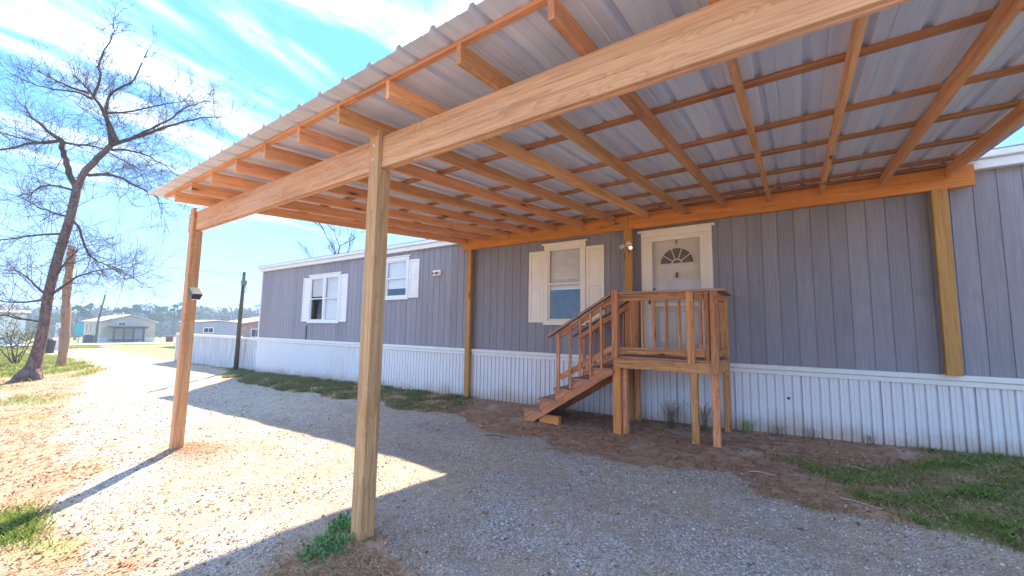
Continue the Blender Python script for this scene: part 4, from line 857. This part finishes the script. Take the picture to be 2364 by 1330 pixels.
th_ = simple_home('tan_home', -99, -87, 15.1, 21.5, GZ_, 0.12, 1.12, TAN, LROOF, 'tan mobile home with a gable end across the road', wins=[('x1', 16.95, 17.85, -0.62, 0.02), ('y0', -90.2, -89.3, -1.6, -0.3), ('y0', -94, -93.2, -1.6, -.3), ('y0', -97, -96.2, -1.6, -.3)], skirt=0.75)
pr_ = empty('home_porch', (-85.6, 17.9, GZ_), label='dark timber porch on the gable end of the tan home', cat='porch')
for y in (16.1, 17.2, 18.3, 19.5): box('post', -84.5, -84.3, y - .11, y + .11, GZ_ - .3, -0.98, PURP, pr_)
box('roof_beam', -84.6, -84.2, 15.8, 19.9, -0.97, -0.72, PURP, pr_); box('porch_roof', -86.95, -84.0, 15.7, 20.1, -0.715, -0.62, PURP, pr_); box('deck', -86.95, -84.3, 16.0, 19.7, GZ_ + 0.4, GZ_ + 0.55, PURP, pr_); box('screen_panel', -84.44, -84.40, 18.4, 19.4, GZ_ + 0.56, -0.98, plain('grey_lattice', (0.22, 0.20, 0.24), 0.8), pr_)
ac = empty('air_conditioner', (-90.5, 14.4, GZ_), label='dark boxy air conditioner beside the tan home wall', cat='air conditioner')
mb = MB(); mb.box(-91.2, -90.0, 13.9, 14.9, GZ_ - 0.15, GZ_ + 1.05); mb.build('casing', PURP, ac); mb = MB(); mb.tube([(-90.6, 14.4, GZ_ + 1.05), (-90.6, 14.4, GZ_ + 1.12)], 0.42, 16); mb.build('fan_grille', BLACKM, ac)
rp = empty('road_pole', (-74, 12.45, -2.8), label='tall thin power pole in front of the tan home', cat='utility pole')
mb = MB(); mb.tube([(-73.8, 12.45, -3.2), (-74.0, 12.5, 0.2), (-74.1, 12.9, 3.55)], [.14, .12, .08], 8); mb.build('pole', TPOLE, rp)
mb = MB(); mb.tube([(-74.08, 12.9, 2.2), (-74.0, 13.3, 2.1), (-74.0, 13.35, 1.6)], .05, 6); mb.build('bracket', DGREY, rp)
tb = empty('teal_banner', (-85.5, 12.6, -3.2), label='teal banner sign on a post left of the tan home', cat='sign')
TEAL = plain('teal_fabric', (0.02, 0.36, 0.42), 0.6); mb = MB(); mb.box(-85.5, -85.42, 12.2, 13.0, -2.0, -0.3); mb.build('banner', TEAL, tb)
mb = MB(); mb.tube([(-85.55, 12.6, -3.5), (-85.55, 12.6, -0.1)], .06, 6); mb.build('post', DGREY, tb); mb = MB(); mb.box(-85.48, -85.4, 12.35, 12.85, -0.29, 0.0); mb.build('top_plate', plain('blue_paint', (0.12, 0.2, 0.5), 0.5), tb)
WVIN = plain('white_vinyl_siding', (0.66, 0.68, 0.70), 0.6, var=0.05)
simple_home('white_home', -84, -80, -9, 7.0, -2.9, 0.95, 1.25, WVIN, SHINGLE, 'long white mobile home at the far left edge across the road', ridge='y', wins=[('x1', 1.0, 2.2, -1.0, 0.2), ('x1', -4, -2.8, -1.0, 0.2)])
simple_home('grey_roofed_house', -108, -101, -4, 8.0, -3.9, 1.2, 2.5, WVIN, plain('slate_shingles', (0.16, 0.16, 0.20), 0.9), 'house with dark slate roof behind the white home', ridge='y')
BLUW = plain('blue_grey_siding_far', (0.36, 0.39, 0.46), 0.7, var=0.05)
gh = simple_home('grey_trailer', -47, -43, 13.4, 16.55, -2.1, 0.10, 0.24, BLUW, WHITE, 'low blue grey trailer with white roof edge behind the white fence', ridge='x', ov=0.12, th=0.07, wins=[('x1', 13.9, 14.7, -0.85, -0.35)])
PEACH = plain('peach_clay_roof', (0.62, 0.36, 0.28), 0.8, var=0.08); PINKW = plain('dusty_brick', (0.42, 0.28, 0.26), 0.85, var=0.2, scale=3)
simple_home('peach_roofed_house', -54, -48, 18.9, 29, -2.1, 0.02, 0.95, PINKW, PEACH, 'brick house with peach coloured roof just left of the blue grey home', ridge='x', wins=[('x1', 19.8, 20.8, -1.4, -0.5)])
# smaller things left
sb = empty('shrub', (-29.9, 2.5, -2.1), label='olive green shrub behind the big tree trunk', cat='shrub')
cs = [(-29.9 + random.gauss(0, .5), 2.5 + random.gauss(0, .55), -0.6 + random.gauss(0, .42), random.uniform(.25, .5)) for _ in range(16)]
clumps('crown', cs, 1300, 0.045, 1, OLIVE, sb); mb = MB()
for k in range(7): twigs(mb, Vector((-29.9, 2.5, -2.2)), Vector((random.gauss(0, .3), random.gauss(0, .3), 1)).normalized(), 1.6, .03, 1)
mb.build('stem', TWIG, sb)
uc = empty('meter_board', (-44.6, 5.7, -2.1), label='pale grey upright meter board right behind the log pole', cat='utility box')
mb = MB(); mb.box(-44.7, -44.5, 5.35, 6.0, -2.3, -0.1); mb.build('board', WVIN, uc); mb = MB(); mb.box(-44.5, -44.35, 5.5, 5.85, -1.1, -0.5); mb.build('meter_box', DGREY, uc)
bi = empty('rubbish_bin', (-39.7, 4.55, -2.05), label='dark bin standing between the big tree and the log pole', cat='bin')
mb = MB(); mb.tube([(-39.7, 4.55, -2.15), (-39.7, 4.55, -1.2)], [.26, .33], 12); mb.build('body', BLACKM, bi); mb = MB(); mb.tube([(-39.7, 4.55, -1.2), (-39.7, 4.55, -1.1)], [.36, .25], 12); mb.build('lid', BLACKM, bi)
rbm = empty('barrel', (-66, 18.4, -2.4), label='small rust red barrel on the grass right of the tan home', cat='barrel')
RUST = plain('rust_red_paint', (0.22, 0.05, 0.035), 0.7)
Pb = ray_at(391, 786, 66); gzb = float(gz(Pb.x, Pb.y)); rbm.location = (Pb.x, Pb.y, gzb)
mb = MB(); mb.tube([(Pb.x, Pb.y, gzb - .05), (Pb.x, Pb.y, gzb + .35), (Pb.x, Pb.y, gzb + .7)], [.34, .38, .34], 12); mb.build('drum', RUST, rbm)
mb = MB(); mb.tube([(Pb.x, Pb.y, gzb + .7), (Pb.x, Pb.y, gzb + .74)], [.36, .36], 12); mb.build('rim', DGREY, rbm)

# ------------------------------------------------------------------ ground cover (real geometry)
def sample(n, x0, x1, y0, y1, dmin=1.2, pw=1.0, ref=6.0):
    x = rng.uniform(x0, x1, n); y = rng.uniform(y0, y1, n); d = np.hypot(x, y); fwd = -0.58 * x + 0.81 * y; lat = 0.817 * x + 0.577 * y
    ok = (d > dmin) & (fwd > 0.4) & (np.abs(lat) < fwd * 1.35 + 0.5) & (rng.random(n) < np.minimum(1, (ref / d) ** pw)); return x[ok], y[ok]
OCT = np.array([[1, 0, 0], [-1, 0, 0], [0, 1, 0], [0, -1, 0], [0, 0, 1], [0, 0, -1]], float); OF = np.array([[0, 2, 4], [2, 1, 4], [1, 3, 4], [3, 0, 4], [2, 0, 5], [1, 2, 5], [3, 1, 5], [0, 3, 5]])
STONEM = shade_mat('limestone_gravel', [(0, (0.16, 0.13, 0.12)), (0.3, (0.38, 0.335, 0.315)), (0.75, (0.58, 0.54, 0.52)), (1, (0.80, 0.78, 0.76))], 0.9)
x, y = sample(330000, -16, 3.0, 0.2, 6.4, 1.4, 1.7, 3.2)
G_, R_m, L_m = masks(x, y); ok = (rng.random(len(x)) < np.clip((G_ - 0.02) * 2.2, 0, 1) ** 1.6) & (rng.random(len(x)) < np.clip(0.30 + 0.7 * (ns(x, y, 1.6, 2) > -0.1) + 0.3 * ns(x, y, 6), 0.05, 1)); x = x[ok]; y = y[ok]; n = len(x); print('stones', n)
s = 0.0036 + 0.0070 * rng.random(n) ** 3.0; s[rng.random(n) < .02] *= 2.1
d_ = np.hypot(x, y); s *= np.clip(0.75 + d_ * 0.055, 0.9, 1.8)
V = OCT[None] * rng.uniform(0.6, 1.35, (n, 6, 1)) + rng.normal(0, .12, (n, 6, 3)); th = rng.uniform(0, 6.28, n); c, sn = np.cos(th), np.sin(th)
V[:, :, 0] *= 1.25; xr = V[:, :, 0] * c[:, None] - V[:, :, 1] * sn[:, None]; yr = V[:, :, 0] * sn[:, None] + V[:, :, 1] * c[:, None]
V = np.stack([xr * s[:, None] + x[:, None], yr * s[:, None] + y[:, None], V[:, :, 2] * s[:, None] * .65 + (gz(x, y) + s * .25)[:, None]], -1)
fast('gravel_stones', V, OF, STONEM, label='loose pale limestone gravel on the driveway', kind='stuff')
# leaves
LEAFM = shade_mat('dry_fallen_leaf', [(0, (0.15, 0.06, 0.035)), (0.45, (0.34, 0.17, 0.10)), (0.8, (0.52, 0.34, 0.23)), (1, (0.72, 0.58, 0.45))], 0.8, 0.25)
LB = np.array([[-1, 0, 0], [-.2, -.5, .12], [1, 0, .25], [-.2, .5, .12], [.15, 0, -.05]]); LF = np.array([[0, 1, 4], [1, 2, 4], [2, 3, 4], [3, 0, 4]])
def place(base, F, x, y, s, mat, name, zoff=0.0, tilt=0.5, sz=None, attrs=None, parent=None, **k):
    n = len(x); th = rng.uniform(0, 6.28, n); c, sn = np.cos(th), np.sin(th); V = np.repeat(base[None], n, 0) * np.asarray(s)[:, None, None]
    a = rng.normal(0, tilt, n); Vz = V[:, :, 2] * np.cos(a)[:, None] + V[:, :, 0] * np.sin(a)[:, None]; Vx = V[:, :, 0] * np.cos(a)[:, None] - V[:, :, 2] * np.sin(a)[:, None]
    xr = Vx * c[:, None] - V[:, :, 1] * sn[:, None]; yr = Vx * sn[:, None] + V[:, :, 1] * c[:, None]
    V = np.stack([xr + x[:, None], yr + y[:, None], Vz + (gz(x, y) + zoff)[:, None]], -1); return fast(name, V, F, mat, attrs, parent=parent, **k)
xa, ya = sample(200000, -26, 1, -1.0, 6, 1.3, 1.3, 5.0); _, _, lm = masks(xa, ya); ok = rng.random(len(xa)) < lm ** 1.3 * np.clip(0.45 + 0.7 * ns(xa, ya, 3.2, 4), .05, 1) * 0.9; xa, ya = xa[ok], ya[ok]
xb, yb = sample(30000, -14, 3, .5, 7.05, 1.5, 1.0, 5.0); keep = rng.random(len(xb)) < np.where(masks(xb, yb)[0] < .5, .60, .09); xa = np.r_[xa, xb[keep]]; ya = np.r_[ya, yb[keep]]; print('leaves', len(xa))
place(LB, LF, xa, ya, rng.uniform(.010, .026, len(xa)) * np.clip(0.8 + np.hypot(xa, ya) * .05, 1, 2), LEAFM, 'fallen_leaves', .006, .35, label='dry brown fallen leaves over the left of the drive', kind='stuff')
# straw and bark bits
STRAWM = shade_mat('pine_straw', [(0, (0.15, 0.06, 0.03)), (0.45, (0.47, 0.26, 0.14)), (0.8, (0.72, 0.52, 0.35)), (1, (0.68, 0.50, 0.34))], 0.8)
SB = np.array([[-1, -.022, 0], [0, -.03, .10], [1, 0, 0], [0, .03, .10]]); SF = np.array([[0, 1, 3], [1, 2, 3]])
xs_, ys_ = sample(330000, -16, 3.2, 4.2, 7.2, 1.5, 1.0, 6.0); g_, r2, _ = masks(xs_, ys_); ok = (g_ < .5) & (rng.random(len(xs_)) < np.clip(1.05 - r2 * .8, .12, 1) * .55 * np.clip(.6 + .8 * ns(xs_, ys_, 2.1, 1), .12, 1.2) * np.where(xs_ < -5.5, .45, 1)); xs_, ys_ = xs_[ok], ys_[ok]
xm = -2.70 + rng.normal(0, .34, 9000); ym = 1.80 + rng.normal(0, .24, 9000); xs_ = np.r_[xs_, xm]; ys_ = np.r_[ys_, ym]
xm = -7.1 + rng.normal(0, .4, 3000); ym = 2.35 + rng.normal(0, .22, 3000); xs_ = np.r_[xs_, xm]; ys_ = np.r_[ys_, ym]; print('straw', len(xs_))
place(SB, SF, xs_, ys_, rng.uniform(.018, .06, len(xs_)), STRAWM, 'pine_straw', .006, .22, label='brown pine straw and bark bits beside the skirting and round the posts', kind='stuff')
# grass
BL = np.array([[-.09, 0, 0], [.09, 0, 0], [.16, 0, .62], [.42, 0, 1.0]]); BF = np.array([[0, 1, 2], [0, 2, 3]])
def blades(name, x, y, s, mat, **k):
    n = len(x); th = rng.uniform(0, 6.28, n); c, sn = np.cos(th), np.sin(th); lean = rng.uniform(.2, 2.2, n)
    V = np.repeat(BL[None], n, 0); V[:, :, 0] *= np.where(np.array([0, 0, 1, 1])[None] == 1, lean[:, None], 1); V = V * s[:, None, None]
    V = np.stack([V[:, :, 0] * c[:, None] + x[:, None], V[:, :, 0] * sn[:, None] + y[:, None], V[:, :, 2] + (gz(x, y) - .003)[:, None]], -1); return fast(name, V, BF, mat, **k)
GR1 = shade_mat('green_grass_blade', [(0, (0.10, 0.19, 0.03)), (0.65, (0.26, 0.38, 0.07)), (0.84, (0.42, 0.44, 0.15)), (1, (0.46, 0.36, 0.18))], 0.6, 0.3, 0.3)
GR2 = shade_mat('faded_grass_blade', [(0, (0.12, 0.15, 0.055)), (0.5, (0.27, 0.29, 0.12)), (0.8, (0.30, 0.25, 0.12)), (1, (0.46, 0.37, 0.21))], 0.7, 0.3, 0.2)
GR3 = shade_mat('lawn_grass_blade', [(0, (0.13, 0.20, 0.03)), (0.5, (0.27, 0.33, 0.06)), (1, (0.55, 0.45, 0.18))], 0.7, 0.35, 0.2)
x, y = sample(190000, -0.8, 3.6, 3.6, 7.1, 1, .4, 6); _, g_, _ = masks(x, y); ok = rng.random(len(x)) < g_ * np.clip(.5 + .6 * ns(x, y, 3.3), .1, 1); x, y = x[ok], y[ok]; print('grass1', len(x))
blades('green_grass', x, y, rng.uniform(.02, .055, len(x)) * np.clip(1 + .7 * ns(x, y, 5, 2), .5, 1.9), GR1, label='green grass along the skirting at the right', kind='stuff')
x, y = sample(240000, -19, -4.6, 4.8, 7.3, 1, .6, 9); g0, g_, _ = masks(x, y); ok = (g0 < .7) & (rng.random(len(x)) < g_ * np.clip(.6 + .6 * ns(x, y, 3.3), .15, 1)); x, y = x[ok], y[ok]; print('grass2', len(x))
blades('faded_grass', x, y, rng.uniform(.03, .07, len(x)) * np.clip(np.hypot(x, y) / 9, 1, 1.6), GR2, label='thin faded grass strip along the skirting at the left', kind='stuff')
x, y = sample(420000, -50, -4, -3, 12, 2, .55, 12); g0, g_, _ = masks(x, y); ok = (strip(x, y) < 0) & (rng.random(len(x)) < g_ ** 1.5 * np.clip(.55 + .6 * ns(x, y, 1.3), .1, 1)); x, y = x[ok], y[ok]; print('grass3', len(x))
blades('lawn_grass', x, y, rng.uniform(.03, .06, len(x)) * np.clip(np.hypot(x, y) / 9, 1, 3.2), GR3, label='yellow green lawn grass left of the driveway', kind='stuff')
x, y = sample(60000, -0.8, 3.6, 3.6, 7.1, 1, .4, 6); _, g_, _ = masks(x, y); ok = rng.random(len(x)) < g_ * np.clip(.45 - .6 * ns(x, y, 3.3), .1, 1); x, y = x[ok], y[ok]
blades('dry_grass', x, y, rng.uniform(.02, .05, len(x)), STRAWM, label='straw coloured dead blades mixed through the green grass at the right', kind='stuff')
x = -2.72 + rng.normal(0, .33, 1500); y = 1.72 + rng.normal(0, .20, 1500)
blades('sprig_grass', x, y, rng.uniform(.015, .05, 1500), GR2, label='sparse grass sprigs in the straw round the middle carport post', kind='stuff')
x = -5.95 + rng.normal(0, .28, 2600); y = .60 + rng.normal(0, .10, 2600)
blades('verge_grass', x, y, rng.uniform(.03, .075, 2600), GR1, label='patch of bright green grass among leaves at the lower left', kind='stuff')
# leafy green weeds at the middle post
WEEDM = shade_mat('green_weed_leaf', [(0, (0.06, 0.17, 0.04)), (0.6, (0.12, 0.31, 0.08)), (1, (0.28, 0.46, 0.17))], 0.5, 0.3, 0.4)
WB = np.array([[0, -.03, 0], [0, .03, 0], [.35, -.2, .40], [.35, .2, .40], [.75, -.14, .55], [.75, .14, .55], [1.05, 0, .42]]); WF = np.array([[0, 2, 3], [0, 3, 1], [2, 4, 5], [2, 5, 3], [4, 6, 5]])
def weed(x, y, n, s, lab, spread=.07, tall=.5, grp=None):
    w = empty('weed', (x, y, float(gz(x, y))), label=lab, cat='weed', group=grp)
    xx = x + rng.normal(0, spread, n); yy = y + rng.normal(0, spread, n)
    place(WB, WF, xx, yy, rng.uniform(.5, 1.2, n) * s, WEEDM, 'leaf_cluster', rng.uniform(0, tall * s * 1.6, n), .45, parent=w, kind='stuff')
    mb = MB()
    for _ in range(9): a = random.uniform(0, 6.28); mb.tube([(x, y, float(gz(x, y)) - .01), (x + math.cos(a) * s * .7, y + math.sin(a) * s * .7, float(gz(x, y)) + s * .8)], [.004, .002], 4)
    mb.build('stem', WEEDM, w); return w
weed(-3.27, 2.22, 260, .050, 'bright green leafy weed left of the middle carport post'); weed(-3.09, 1.93, 300, .046, 'bluish green weed at the near foot of the middle carport post', .10)
weed(-2.50, 1.66, 110, .032, 'small sprawling weed right of the middle post in straw', .09); weed(-2.95, 1.42, 90, .035, 'low weed in the straw nearest to the picture bottom', .1)
# dry weed clumps by the skirting
DRYM = shade_mat('dry_weed_stalk', [(0, (0.07, 0.055, 0.03)), (.6, (0.20, 0.16, 0.08)), (1, (0.36, 0.30, 0.18))], 0.8, 0.1)
def drytuft(x, y, n, h, lab, green=False):
    w = empty('dry_weed', (x, y, float(gz(x, y))), label=lab, cat='weed', group='dry weed tufts along the skirting'); vs = []; fs = []; g = float(gz(x, y))
    P = []
    for _ in range(n):
        a = random.uniform(0, 6.28); l = h * random.uniform(.5, 1.1); o = random.uniform(.15, .9) * l; px_, py_ = x + random.gauss(0, .04), y + random.gauss(0, .03); ca, sa = math.cos(a), math.sin(a) * .6; q = .0028
        P.append([(px_ - q * sa, py_ + q * ca, g - .01), (px_ + q * sa, py_ - q * ca, g - .01), (px_ + ca * o * .35 + q * .8, py_ + sa * o * .35, g + l * .62), (px_ + ca * o * .35 - q * .8, py_ + sa * o * .35, g + l * .62), (px_ + ca * o, py_ + sa * o, g + l * random.uniform(.75, 1))])
    fast('stalks', np.array(P), np.array([[0, 1, 2], [0, 2, 3], [3, 2, 4]]), GR1 if green else DRYM, parent=w, kind='stuff')
for (x, y, n, h, lab) in ((-1.72, 6.72, 70, .55, 'tall dry weed tuft under the porch, nearest its middle'), (-1.28, 6.80, 55, .55, 'dry weed tuft under the porch between the two front posts'), (-0.72, 6.92, 60, .26, 'low dark tuft just right of the porch corner'), (-2.22, 6.7, 26, .2, 'short dry tuft behind the left porch posts'), (-0.36, 6.98, 26, .22, 'small dry tuft, second right of the porch'), (0.02, 7.0, 20, .20, 'thin dry tuft against the skirting right of the porch'), (0.62, 7.02, 16, .15, 'tiny dry tuft below the skirting near the right post')):
    drytuft(x, y, n, h, lab, green=(h == .26))
# sticks
STICK = plain('bleached_twig', (0.62, 0.52, 0.42), 0.85)
for (x, y, a, l, r, lab) in ((-0.42, 5.35, .1, .26, .0045, 'pale stick on the dirt in front of the porch right leg'), (0.45, 5.9, -.5, .3, .0045, 'pale stick lying where dirt meets green grass'), (0.35, 4.9, -.35, .28, .004, 'thin pale stick at the gravel edge, lower right'), (-2.42, 1.52, -1.35, .25, .007, 'pale twig sticking out of the straw at the middle post'), (-3.75, 5.0, .25, .4, .007, 'dark thin twig on the gravel near the dirt edge')):
    z = float(gz(x, y)) + .012; c, s_ = math.cos(a) * l / 2, math.sin(a) * l / 2; mb = MB()
    P = smooth([(x - c, y - s_, z), (x - c * .2, y - s_ * .3, z + .012), (x + c * .4, y + s_ * .2, z + .004), (x + c, y + s_, z + .006)], 3, .002); mb.tube(P, [r * (1 - .5 * i / len(P)) for i in range(len(P))], 6); 
    q = P[len(P) // 2]; mb.tube([tuple(q), (q.x + .05, q.y + .04, q.z + .01)], [r * .5, r * .2], 5)
    tag(mb.build('stick', STICK if 'dark' not in lab else TWIG), label=lab, cat='stick')

# ------------------------------------------------------------------ air
HZ = bpy.data.materials.new('pale_haze'); HZ.use_nodes = True; hn = HZ.node_tree.nodes; hn.clear(); ho = hn.new('ShaderNodeOutputMaterial'); hv = hn.new('ShaderNodeVolumePrincipled')
hv.inputs['Color'].default_value = (0.60, 0.80, 1.0, 1); hv.inputs['Density'].default_value = 0.0017; hv.inputs['Anisotropy'].default_value = 0.0; HZ.node_tree.links.new(hv.outputs[0], ho.inputs['Volume'])
mb = MB(); mb.box(-424, 204, -224, 424, -10.5, 14.5); tag(mb.build('haze', HZ), label='thin pale blue haze fading the far tree line', kind='stuff')
